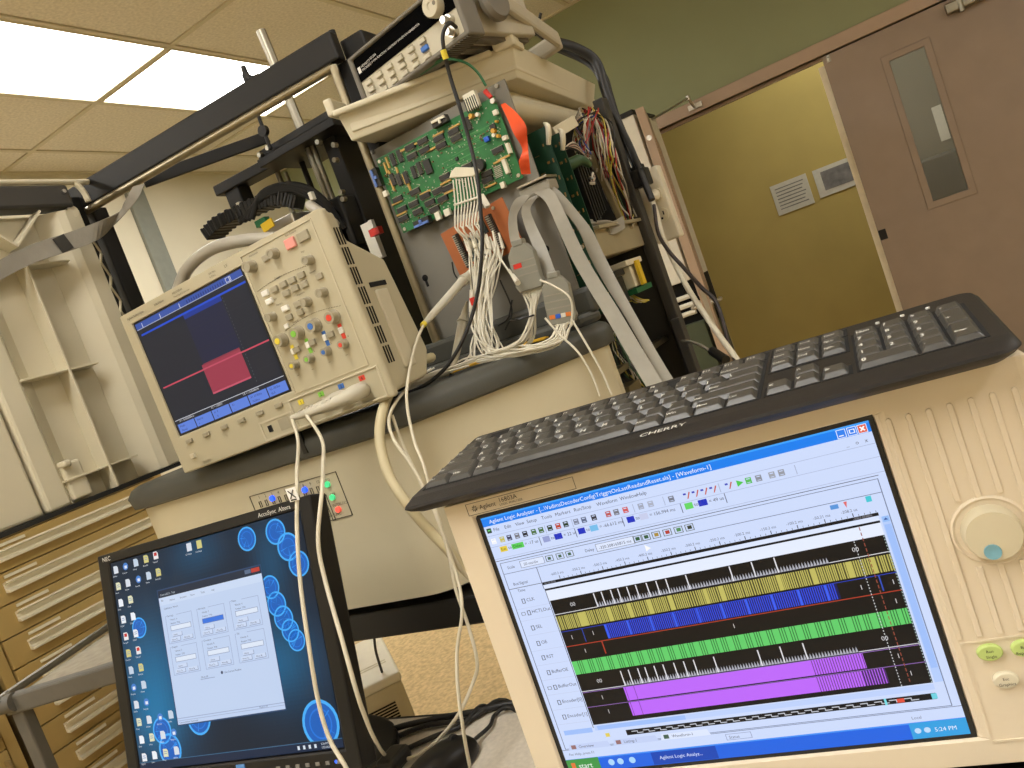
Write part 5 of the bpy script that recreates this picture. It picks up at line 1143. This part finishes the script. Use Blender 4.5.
# ------------------------------------------------------------------ ribbon cables, pods and leads
mat('ribbon_grey', (146, 141, 128), .5, var=.05, vs_=60)
mat('pod_grey', (134, 132, 120), .5, var=.04)
mat('lead_white', (214, 208, 190), .5, var=.02)
def ribbon(name, label, pts, wid, extra=None):
    """pts = (u, v, X), wid = half width vector list"""
    P = [PX(u_, v_, X=x_) for u_, v_, x_ in pts]
    m = MB(); m.ribbon(P, [Vector(w_) for w_ in wid], .0009, 7); o = m.build(name, 'ribbon_grey', smooth=60); tag(o, label, 'ribbon cable', 'grey ribbon cables'); return o
wv = (.003, -.012, 0)
ribbon('ribbon_cable', 'long grey ribbon cable falling from the clamp, nearest the beige side panel', [(540, 189, 1.165), (551, 199, 1.14), (563, 224, 1.12), (578, 256, 1.11), (594, 284, 1.10), (612, 313, 1.08), (645, 369, 1.03), (670, 410, .98)],
       [wv, (.005, -.008, .002), (.006, -.008, .002), (.004, -.0095, .001), (.005, -.009, .002), (.006, -.009, .002), (.006, -.009, .003), (.006, -.009, .003)])
ribbon('ribbon_cable', 'long grey ribbon cable on the right of its twin, beside the card cage', [(543, 187, 1.172), (556, 196, 1.165), (573, 214, 1.17), (586, 232, 1.17), (597, 256, 1.165), (612, 284, 1.15), (630, 315, 1.12), (660, 368, 1.06), (684, 408, 1.0)],
       [wv, (.006, -.007, .003), (.008, -.005, .002), (.008, -.007, -.001), (.004, -.010, -.002), (.005, -.008, .002), (.005, -.006, .002), (.005, -.006, .002), (.005, -.008, .002)])
ribbon('ribbon_cable', 'short grey ribbon cable from the clamp down to the left pod', [(530, 193, 1.165), (520, 201, 1.15), (513, 215, 1.13), (514, 235, 1.11), (519, 250, 1.095)], [(.002, -.009, 0), (.004, -.006, -.004), (.006, -.004, -.002), (.005, -.006, 0), (.0, -.009, 0)])
ribbon('ribbon_cable', 'short grey ribbon cable from the clamp down to the right pod', [(535, 196, 1.16), (526, 208, 1.15), (530, 225, 1.13), (541, 250, 1.11), (553, 282, 1.09)], [(.002, -.009, 0), (.005, -.005, -.002), (.004, -.007, 0), (.002, -.009, 0), (0, -.009, 0)])
q = PX(536, 190, X=1.17); ck = thing('ribbon_clamp', 'grey ribbon connector clamp on the plate right of the green board', 'connector', at(q.x, q.y, q.z - .01))
m = MB(); m.box(1.16, 1.20, q.y - .028, q.y + .026, q.z - .009, q.z + .009); m.build('clamp_body', 'ribbon_grey', ck, world=True, bev=.004)
m = MB(); m.box(1.155, 1.20, q.y - .03, q.y + .024, q.z + .010, q.z + .014); m.build('clamp_bar', 'steel', ck, world=True, bev=.001)
q = PX(566, 212, X=1.14)
def pod(yaw, c, label, colours, rot):
    M_ = at(*c) @ Matrix.Rotation(math.radians(yaw), 4, 'Z') @ Matrix.Rotation(math.radians(rot), 4, 'Y')
    r = thing('probe_pod', label, 'probe pod', M_)
    m = MB(); m.prism([(-.011, .036), (.011, .036), (.021, .022), (.021, -.018), (.023, -.024), (.018, -.033), (-.018, -.033), (-.023, -.024), (-.021, -.018), (-.021, .022)], -.008, .008, 'y'); m.build('pod_body', 'pod_grey', r, bev=.0015)
    m = MB()
    for k in range(3): m.box(-.019, .019, -.0088, -.007, .010 - .010 * k, .012 - .010 * k)
    m.build('pod_ridges', 'ribbon_grey', r)
    m = MB(); m.box(-.009, .009, -.009, .009, .034, .044); m.build('strain_relief', 'pod_grey', r, bev=.002)
    for dx, dz, w_, h_, c_ in colours:
        m = MB(); m.box(dx - w_ / 2, dx + w_ / 2, -.0092, -.007, dz - h_ / 2, dz + h_ / 2); m.build('pod_label', c_, r)
    return r, M_
mat('tag_orange', (214, 120, 50), .6); mat('tag_white', (220, 216, 204), .6)
pod1, MP1 = pod(-84, PX(526, 268, X=1.08), 'grey probe pod with a red label, left of its twin', [(-.009, .006, .013, .007, 'red_plastic')], 4)
pod2, MP2 = pod(-80, PX(559, 301, X=1.07), 'grey probe pod with orange and white labels, right of its twin', [(-.013, -.021, .008, .006, 'tag_orange'), (-.004, -.021, .007, .006, 'trim_blue'), (.004, -.021, .007, .006, 'tag_white'), (.012, -.021, .008, .006, 'tag_orange')], 8)
rl = random.Random(8)
def lead(parent, pts, r=.00145, name='lead_wire', mt='lead_white'):
    m = MB(); m.tube(pts, r, 5, 5); return m.build(name, mt, parent, world=True, smooth=60)
def J(p, s): return p + Vector((rl.uniform(-s, s), rl.uniform(-s, s), rl.uniform(-s, s)))
ZS = H - .053       # top of the machine shelf
# leads of pod 1: down, around over the shelf and up to the orange board
for k in range(16):
    a = MP1 @ Vector((-.016 + .032 * k / 15, 0, -.033)); t = k / 15
    pts = [a, J(PX(532 + 2 * t, 312, X=1.07), .004), J(PX(519 + 12 * t, 340, X=1.03 + .03 * t), .005)]
    pts += [J(PX(492 + 10 * t, 352 + 5 * t, X=1.03), .005), J(PX(477 + 12 * t, 338 + 4 * t, X=1.05), .006), J(PX(472 + 14 * t, 312, X=1.08), .006), J(PX(474 + 16 * t, 284, X=1.11), .005), J(PX(476 + 20 * t, 258 - 3 * t, X=1.145), .003)]
    lead(pod1, pts)
    if k % 2 == 0:
        m = MB(); e = pts[-1]; m.cyl(pts[-2] + (e - pts[-2]) * .25, e, .0024, .0019, 6); m.build('lead_tip', 'lead_white', pod1, world=True)
for k in range(16):
    a = MP2 @ Vector((-.016 + .032 * k / 15, 0, -.033)); t = k / 15
    pts = [a, J(PX(556 + 12 * t, 328, X=1.05), .004), J(PX(540 + 14 * t, 346, X=1.03), .005)]
    z_ = ZS + .004 + rl.uniform(0, .006)
    e = PX(470 - 40 * rl.random(), 372 + rl.uniform(-6, 8), X=1.0)
    pts += [J(Vector((1.03, .60 + .04 * t, z_)), .004), J(Vector((1.02, .68, z_)), .005), J(Vector((1.01 + .02 * t, .74, z_)), .008), J(Vector((1.0 + .04 * t, .79, z_ + .002)), .01)]
    if k % 4 == 0: pts = pts[:3] + [J(PX(505, 352, X=1.03), .006), J(PX(470, 360, X=1.03), .006), J(PX(448, 372, X=1.03), .006)]
    lead(pod2, pts)
for (a, b) in (([(540, 280), (554, 286), (570, 298), (572, 318), (566, 340)], 1.03), ([(545, 318), (560, 335), (578, 352), (592, 375), (600, 396)], .99), ([(572, 320), (584, 340), (600, 368), (612, 395)], .99)):
    lead(pod2, [PX(u_, v_, X=b) for u_, v_ in a], .0016)
lead(pod1, [PX(500, 258, X=1.12), PX(508, 270, X=1.09), PX(516, 282, X=1.06)], .0015)
m = MB(); m.cyl(PX(509, 270, X=1.085), PX(518, 283, X=1.05), .0022, .0045, 8); m.build('lead_tip', 'lead_white', pod1, world=True, smooth=40)
# bundle tie and the yellow flat wires lying on the shelf
m = MB(); p = PX(522, 318, X=1.06); m.tube([p + Vector((0, .02, .002)), p + Vector((-.012, 0, 0)), p + Vector((0, -.02, -.002)), p + Vector((.012, 0, 0)), p + Vector((0, .02, .002))], .0014, 6, 4); m.build('bundle_tie', 'black_plastic', pod1, world=True)
yw = thing('yellow_wires', 'thin yellow wires lying on the grey machine shelf below the pods', 'wires', at(1.06, .6, ZS))
for k in range(7):
    m = MB(); m.tube([J(Vector((1.10 - .004 * k, .52 + .004 * k, ZS + .004)), .002), J(Vector((1.06 - .004 * k, .58, ZS + .005)), .004), J(Vector((1.04 - .004 * k, .66, ZS + .004)), .004)], .0014, 5, 4); m.build('wire', mat('wire_yellow', (222, 176, 50), .5, var=0) if k == 0 else 'wire_yellow', yw, world=True, smooth=60)
# grabber clip on the green board with its fan of grey leads
q = PX(463, 173, X=1.17)
gc = thing('test_clip', 'ivory test clip on the green board with a fan of grey leads', 'test clip', at(*q))
m = MB(); a, b = PX(450, 176, X=1.172), PX(477, 170, X=1.172); m.prism([(a.y, a.z - .004), (a.y - .008, a.z + .004), (a.y - .018, a.z + .008), (b.y, b.z + .004), (b.y - .004, b.z - .003), (b.y + .006, b.z - .008)], 1.165, 1.178, 'x'); m.build('clip_body', 'ivory', gc, world=True, bev=.0015)
for k in range(9):
    t = k / 8; a = PX(453 + 24 * t, 180 - 4 * t, X=1.166); b = PX(455 + 26 * t, 203 - 5 * t, X=1.15); c = PX(455 + 24 * t, 216 - 4 * t, X=1.14)
    m = MB(); m.tube([a, b, c], .0012, 6, 3); m.build('clip_lead', 'lead_white', gc, world=True)
    m = MB(); dd = (c - b); m.cyl(c, c + dd * .9, .0018, .0013, 6); m.build('lead_tip', 'lead_white', gc, world=True)
    e = c + dd * .8; m = MB(); m.tube([e, J(PX(458 + 24 * t, 232, X=1.13), .004), J(PX(468 + 20 * t, 245, X=1.14), .005), J(PX(470 + 24 * t, 255, X=1.15), .004)], .0014, 5, 4); m.build('lead_wire', 'lead_white', gc, world=True, smooth=60)
m = MB(); m.beam(PX(454, 205, X=1.148), PX(482, 196, X=1.148), .005, .0035); m.build('lead_comb', 'lead_white', gc, world=True, bev=.001)
m = MB(); m.beam(PX(481, 195, X=1.14), PX(488, 207, X=1.135), .008, .007); m.build('side_clip', 'lead_white', gc, world=True, bev=.001)
# grabber tips crowded on the orange board
gt = thing('grabber_leads', 'white grabber leads hanging in a bunch in front of the orange board', 'test leads', at(1.14, .66, H + .02))
for k in range(18):
    t = k / 17; a = J(PX(466 + 34 * t, 238 + 6 * math.sin(k * 2.1), X=1.14), .004); b = a + Vector((-.006, rl.uniform(-.004, .006), -.026))
    m = MB(); m.cyl(a, b, .0018, .0034, 6); m.build('grabber', 'lead_white', gt, world=True)
    c = J(PX(470 + 26 * t, 285, X=1.11), .008); d = J(PX(474 + 18 * t, 320, X=1.08), .008); e = J(PX(470 + 30 * t, 348, X=1.05), .008)
    m = MB(); m.tube([b, c, d, e, Vector((1.03, e.y + rl.uniform(-.02, .03), ZS + .004))], .0014, 5, 4); m.build('lead_wire', 'lead_white', gt, world=True, smooth=60)
for k, (u_, v_) in enumerate(((472, 302), (474, 316), (480, 306), (484, 322))):
    a = PX(u_, v_ - 12, X=1.09); b = PX(u_ - 1, v_ + 10, X=1.08); m = MB(); m.cyl(a, b, .0042, .0032, 8); m.build('grabber_body', 'lead_white', gt, world=True, smooth=40)
m = MB(); a = PX(474, 301, X=1.08); m.box(a.x - .006, a.x, a.y - .0035, a.y + .0035, a.z - .006, a.z + .006); m.build('red_mark', 'red_plastic', gt, world=True)
for k in range(20):     # loose ends lying on the shelf
    y0_ = rl.uniform(.70, .86); x0_ = rl.uniform(.93, 1.06); m = MB(); a = Vector((x0_, y0_, ZS + .005)); m.tube([a, J(a + Vector((.02, -.05, .002)), .006), J(a + Vector((.06, -.11, .003)), .01)], .0016, 5, 4); m.build('loose_lead', 'lead_white', gt, world=True, smooth=60)
for k, pts in enumerate(([(452, 262), (455, 275), (464, 284)], [(470, 292), (478, 300), (486, 296)], [(512, 300), (508, 318), (498, 326)], [(500, 280), (512, 310), (505, 330)])):
    m = MB(); m.tube([PX(u_, v_, X=1.12) for u_, v_ in pts], .0013, 5); m.build('black_lead', 'cable_black', gt, world=True, smooth=60)

# passive probes
def passive_probe(label, tipuv, enduv, Xs, cable, ring, cm='cable_white'):
    a, b = PX(*tipuv, X=Xs[0]), PX(*enduv, X=Xs[1]); d = b - a
    r = thing('passive_probe', label, 'probe', at(*b))
    m = MB(); m.tube([a, a + d * .06, a + d * .16, a + d * .2, a + d * .3, a + d * .34, a + d * .8, b], [.002, .003, .0055, .0055, .010, .0075, .006, .004], 12, 4); m.build('probe_body', 'probe_grey', r, world=True, smooth=50)
    m = MB(); m.cyl(b - d * .012, b + d * .025, .0044, n=10); m.build('marker_ring', ring, r, world=True)
    m = MB(); m.tube([b] + [PX(u_, v_, X=x_) for u_, v_, x_ in cable], .0022, 7, 7); m.build('cable', cm, r, world=True, smooth=60)
    return r
passive_probe('grey oscilloscope probe with a yellow ring pointing at the orange board', (478, 264), (424, 324), (1.15, .98), [(415, 346, .93), (408, 380, .88), (407, 405, .845), (414, 440, .80), (425, 470, .77), (445, 540, .76), (458, 580, .75), (462, 612, .72), (457, 650, .70), (458, 690, .67), (464, 735, .655), (470, 768, .668)], 'c_yellow')
passive_probe('grey oscilloscope probe standing upright behind the black cable', (467, 302), (452, 372), (1.10, 1.02), [(446, 384, 1.0), (434, 392, .97), (415, 400, .92), (400, 404, .90)], 'probe_grey', 'cable_black')
# cables falling over the shelf edge
def cable(name, label, pts, r, mt, k=7, cat='cable', n=8):
    m = MB(); m.tube([PX(u_, v_, X=x_) if not isinstance(u_, Vector) else u_ for u_, v_, x_ in pts], r, n, k); return tag(m.build(name, mt, smooth=60), label, cat)
cable('thick_cable', 'thick cream cable curving over the shelf edge beside the oscilloscope', [(432, 357, 1.0), (415, 364, .95), (396, 382, .90), (383, 410, .845), (380, 440, .82), (389, 475, .80), (408, 505, .79), (430, 531, .80), (448, 550, .805), (470, 575, .82), (500, 605, .835), (530, 640, .845), (Vector((.845, .56, .5)), 0, 0), (Vector((.86, .58, .02)), 0, 0)], .0072, 'cable_cream')
cable('thin_cable', 'thin white cable falling from the shelf just right of the thick cream cable', [(410, 385, .93), (396, 402, .86), (389, 420, .84), (394, 440, .82), (412, 466, .80), (430, 500, .79), (446, 540, .775), (462, 570, .80), (490, 602, .84)], .0023, 'cable_white')
cable('black_coax_cable', 'black coaxial cable hanging from the function generator past the boards', [(456, 27, 1.098), (449, 23, 1.07), (443, 34, 1.06), (444, 50, 1.06), (450, 76, 1.07), (460, 108, 1.07), (469, 140, 1.07), (477, 175, 1.06), (481, 215, 1.05), (482, 250, 1.04), (477, 296, 1.03), (465, 335, 1.01), (447, 366, .99), (425, 385, .97), (400, 396, .95), (385, 402, .94)], .0030, 'cable_black')
q = PX(443, 55, X=1.06)
gw = thing('ground_wire', 'green ground wire arching from the tray to the red lug', 'wire', at(*PX(487, 92, X=1.17)))
m = MB(); m.tube([PX(418, 74, X=1.17), PX(430, 64, X=1.16), PX(448, 59, X=1.15), PX(466, 63, X=1.16), PX(478, 73, X=1.17), PX(486, 86, X=1.175)], .0022, 7, 6); m.build('wire', mat('wire_green', (44, 104, 66), .5), gw, world=True, smooth=60)
m = MB(); m.tube([PX(420, 73, X=1.17), PX(432, 65, X=1.165), PX(440, 60, X=1.16)], .004, 7, 5); m.build('sleeve', 'wire_green', gw, world=True, smooth=60)
m = MB(); m.cyl(PX(443, 50, X=1.058), PX(446, 59, X=1.06), .0045, n=10); tag(m.build('yellow_ring', 'c_yellow'), 'yellow marker ring on the black coaxial cable', 'marker')
# orange warning tape
m = MB(); m.ribbon([PX(503, 104, X=1.165), PX(512, 116, X=1.14), PX(520, 130, X=1.13), PX(525, 146, X=1.14), PX(524, 160, X=1.13), PX(526, 174, X=1.14)], [Vector((.002, -.003, 0)), Vector((.006, -.006, .003)), Vector((.010, -.007, .004)), Vector((-.006, -.008, .002)), Vector((.008, -.005, 0)), Vector((-.003, -.0085, -.003))], .0006, 7)
tag(m.build('orange_tape', 'orange_tape', smooth=60), 'bright orange tape strip hanging at the right edge of the board', 'tape')

# ------------------------------------------------------------------ wiring harness in the card cage
wh = thing('wiring_harness', 'tangled red, white and green wires in the open side of the machine', 'wires', at(1.5, .52, H + .1))
WC = [('w_red', (170, 44, 36)), ('w_white', (214, 206, 190)), ('w_green', (52, 84, 50)), ('w_black', (24, 22, 22)), ('w_maroon', (120, 40, 40)), ('w_blue', (60, 80, 150)), ('w_yellow', (196, 180, 80)), ('w_grey', (140, 134, 120))]
for n_, c_ in WC: mat(n_, c_, .5, var=0)
rw = random.Random(21)
for k in range(64):     # bundle falling down at the rear post
    c_ = rw.choice(['w_red', 'w_red', 'w_maroon', 'w_white', 'w_white', 'w_white', 'w_blue', 'w_green', 'w_yellow', 'w_grey', 'w_black'])
    s = rw.uniform(-10, 8); R4 = lambda a: rw.uniform(-a, a)
    pts = [PX(590 + R4(9), 112 + R4(4), X=1.57), PX(600 + s + R4(6), 126 + R4(6), X=1.53), PX(604 + s + R4(7), 150 + R4(6), X=1.51 + R4(.02)), PX(611 + s + R4(7), 174 + R4(6), X=1.52 + R4(.02)), PX(619 + s + R4(6), 200 + R4(6), X=1.55), PX(628 + s * .7 + R4(4), 222 + R4(8), X=1.56)]
    if k % 3 == 0: pts = pts[:4]
    if k % 3 == 1: pts = [PX(588 + R4(10), 112 + R4(5), X=1.5), PX(582 + R4(8), 128 + R4(6), X=1.48 + R4(.02)), PX(580 + R4(8), 142 + R4(6), X=1.47), PX(584 + R4(8), 156 + R4(5), X=1.46)]
    m = MB(); m.tube(pts, .0017, 5, 5); m.build('wire', c_, wh, world=True, smooth=60)
for k in range(16):     # arched cable set above the black block
    t = k / 15; c_ = ['w_white', 'w_grey', 'w_grey', 'w_black', 'w_green', 'w_red'][k % 6]
    m = MB(); m.tube([PX(554 + 6 * t, 164 - 10 * t, X=1.36), PX(562 + 4 * t, 152 - 4 * t, X=1.37), PX(574 + 4 * t, 149 + 8 * t - 6, X=1.40), PX(586 + 4 * t, 158 + 6 * t, X=1.43), PX(593 + 2 * t, 170 + 8 * t, X=1.44), PX(590, 182 + 4 * t, X=1.42)], .0022, 5, 5); m.build('wire', c_, wh, world=True, smooth=60)
m = MB(); m.tube([PX(556, 162, X=1.35), PX(568, 165, X=1.36), PX(580, 160, X=1.38), PX(590, 165, X=1.40)], [.010, .012, .010, .006], 8, 5); m.build('cable_sleeve', 'w_green', wh, world=True, smooth=60)
for k in range(12):
    a = PX(rw.uniform(560, 592), rw.uniform(168, 184), X=1.40); m = MB(); m.cyl(a, a + Vector((rw.uniform(-.01, .01), -.008, rw.uniform(-.008, .008))), .003, n=7); m.build('crimp', rw.choice(['w_white', 'w_red', 'w_maroon', 'steel']), wh, world=True)
for k in range(16):     # lower wires by the terminal block
    a = PX(rw.uniform(618, 640), 288, X=1.50); m = MB(); m.tube([PX(636 + rw.uniform(-8, 8), 282, X=1.5), PX(628 + rw.uniform(-6, 4), 290, X=1.48), PX(626 + k, 300 + rw.uniform(-3, 3), X=1.47), PX(640 + k * .6, 300, X=1.48)], .0015, 5, 4); m.build('wire', rw.choice(['w_white', 'w_white', 'w_green', 'w_yellow', 'w_black']), wh, world=True, smooth=60)
for k in range(14):
    m = MB(); m.tube([PX(612 + rw.uniform(-4, 4), 330, X=1.35), PX(618 + rw.uniform(-6, 6), 350, X=1.34), PX(628 + rw.uniform(-8, 8), 372, X=1.33), PX(640 + rw.uniform(-8, 8), 388, X=1.33)], .003, 5, 4); m.build('wire', rw.choice(['w_black', 'w_black', 'w_black', 'w_green', 'w_white', 'w_yellow']), wh, world=True, smooth=60)
m = MB(); m.tube([PX(572, 222, X=1.33), PX(590, 224, X=1.36), PX(606, 222, X=1.40), PX(620, 226, X=1.45)], .004, 6); m.build('grey_cable', 'w_grey', wh, world=True, smooth=60)
m = MB(); m.ribbon([PX(574, 222, X=1.31), PX(592, 226, X=1.36), PX(612, 228, X=1.42), PX(624, 222, X=1.46)], [Vector((.006, 0, .012))] * 4, .001); m.build('flat_cable', 'ribbon_grey', wh, world=True, smooth=60)

# ------------------------------------------------------------------ power strip, plugs and black cables on the rear post
q = PX(661, 205, X=1.70)
ps = thing('power_strip', 'white power strip fixed upright behind the open machine side', 'power strip', at(1.70, q.y, q.z - .075))
mat('strip_white', (222, 214, 192), .5, var=.03)
m = MB(); m.box(1.675, 1.705, q.y - .026, q.y + .03, q.z - .078, q.z + .08); m.build('strip_body', 'strip_white', ps, world=True, bev=.004)
m = MB(); m.box(1.63, 1.69, q.y + .028, q.y + .034, q.z - .06, q.z + .07); m.build('mount_plate', 'plate_grey', ps, world=True)
for dz in (.022, -.022):
    m = MB(); m.cyl((1.668, q.y - .002, q.z + dz), (1.676, q.y - .002, q.z + dz), .0155, n=20); o = m.build('outlet', 'ivory', ps, world=True)
    m = MB()
    for dy in (-.006, .006): m.box(1.667, 1.669, q.y - .002 + dy - .0012, q.y - .002 + dy + .0012, q.z + dz - .001, q.z + dz + .007)
    m.cyl((1.667, q.y - .002, q.z + dz - .007), (1.669, q.y - .002, q.z + dz - .007), .0025, n=8)
    m.v = [ROOTM[ps.name].inverted() @ v for v in m.v]; m.build('outlet_slots', 'dark_hole', o)
pa = thing('power_adapter', 'black plug adapter hanging above the white power strip', 'adapter', at(*PX(643, 182, X=1.62)))
p = PX(641, 178, X=1.62); m = MB(); m.box(1.60, 1.64, p.y - .017, p.y + .017, p.z - .018, p.z + .018); m.build('adapter_body', 'black_plastic', pa, world=True, bev=.003)
m = MB(); m.box(1.61, 1.63, p.y - .012, p.y + .012, p.z + .017, p.z + .026); m.build('adapter_cap', 'black_metal', pa, world=True)
wp = thing('white_power_cord', 'white power cord running from the power strip down to the right', 'cord', at(*PX(656, 206, X=1.63)))
m = MB(); m.cyl((1.67, q.y - .002, q.z + .022), (1.64, q.y, q.z + .018), .013, .008, 12); m.build('plug', 'strip_white', wp, world=True, smooth=40)
m = MB(); m.tube([(1.642, q.y, q.z + .018), PX(656, 212, X=1.62), PX(662, 235, X=1.6), PX(674, 262, X=1.56), (PX(690, 292, X=1.5)), PX(712, 325, X=1.42), PX(735, 357, X=1.34), PX(760, 395, X=1.25)], .0055, 8, 6); m.build('cord', 'cable_white', wp, world=True, smooth=60)
cable('hanging_cable', 'brown black cord curving across the door opening to the keyboard', [(654, 205, 1.58), (658, 232, 1.55), (668, 250, 1.52), (684, 268, 1.5), (702, 288, 1.46), (715, 300, 1.44), (722, 318, 1.42), (728, 342, 1.38), (740, 372, 1.3)], .0038, mat('cord_brown', (40, 30, 26), .5))
cable('black_cable', 'thick black cable bending from behind the tray down to the adapter', [(498, -10, 1.60), (520, 12, 1.62), (548, 38, 1.66), (576, 48, 1.68), (596, 62, 1.70), (606, 92, 1.68), (618, 124, 1.66), (632, 156, 1.64), (640, 172, 1.62)], .011, 'cable_black')
cable('black_cable', 'second black cable beside the thick one, behind the white tray', [(545, 42, 1.70), (575, 56, 1.72), (597, 72, 1.70), (612, 112, 1.66), (628, 142, 1.64), (642, 176, 1.60), (652, 200, 1.58)], .007, 'cable_black')
cable('black_cable', 'thin black cable forming the outer bend behind the white tray', [(556, 50, 1.72), (584, 62, 1.74), (604, 74, 1.72), (612, 96, 1.70), (622, 130, 1.67), (634, 160, 1.65)], .004, 'cable_black')
cable('thin_antenna', 'short thin black rod sticking up behind the function generator', [(541, 13, 1.70), (535, 36, 1.70)], .0035, 'cable_black', 1, 'rod')
ac = thing('signal_cable', 'grey cable with a black plug beside the door handle', 'cable', at(*PX(700, 340, X=1.5)))
m = MB(); m.tube([PX(682, 341, X=1.56), PX(692, 342, X=1.5), PX(702, 346, X=1.46), PX(712, 352, X=1.42)], .003, 7, 5); m.build('cable', 'w_grey', ac, world=True, smooth=60)
m = MB(); m.cyl(PX(712, 351, X=1.42), PX(726, 360, X=1.38), .0085, n=12); m.build('plug', 'black_plastic', ac, world=True, smooth=40)
# black cables on the grey table beside the mouse
def tcable(label, pts, r=.004):
    m = MB(); m.tube([Vector((x, y, TZ + z)) for x, y, z in pts], r, 7, 6); tag(m.build('table_cable', 'cable_black', smooth=60), label, 'cable', 'black cables on the grey table')
tcable('black cable arching along the back edge of the table', [(.62, .92, .004), (.68, .86, .004), (.72, .82, .010), (.75, .77, .012), (.775, .72, .006), (.785, .66, .006), (.80, .60, .004), (.82, .55, -.03), (.84, .52, -.12)], .0042)
tcable('black cable running behind the mouse to the monitor base', [(.60, .86, .005), (.66, .80, .005), (.72, .78, .006), (.76, .73, .006), (.77, .66, .005), (.815, .63, .0), (.84, .60, -.08)], .0036)
tcable('black cable lying across the table beside the monitor', [(.58, .80, .005), (.64, .775, .005), (.70, .74, .005), (.735, .70, .005), (.755, .665, .006), (.80, .655, .004), (.82, .65, -.05)], .0034)
m = MB(); p = PX(392, 752, Z=TZ + .02); m.box(p.x - .022, p.x + .02, p.y - .014, p.y + .016, TZ, TZ + .02); tag(m.build('plug_block', 'black_plastic', bev=.006), 'small black plug block on the table left of the mouse', 'plug')
cable('loose_cable', 'short black cable hanging over the computer under the bench', [(374, 636, 1.60), (376, 652, 1.66), (382, 672, 1.72)], .004, 'cable_black', 5)
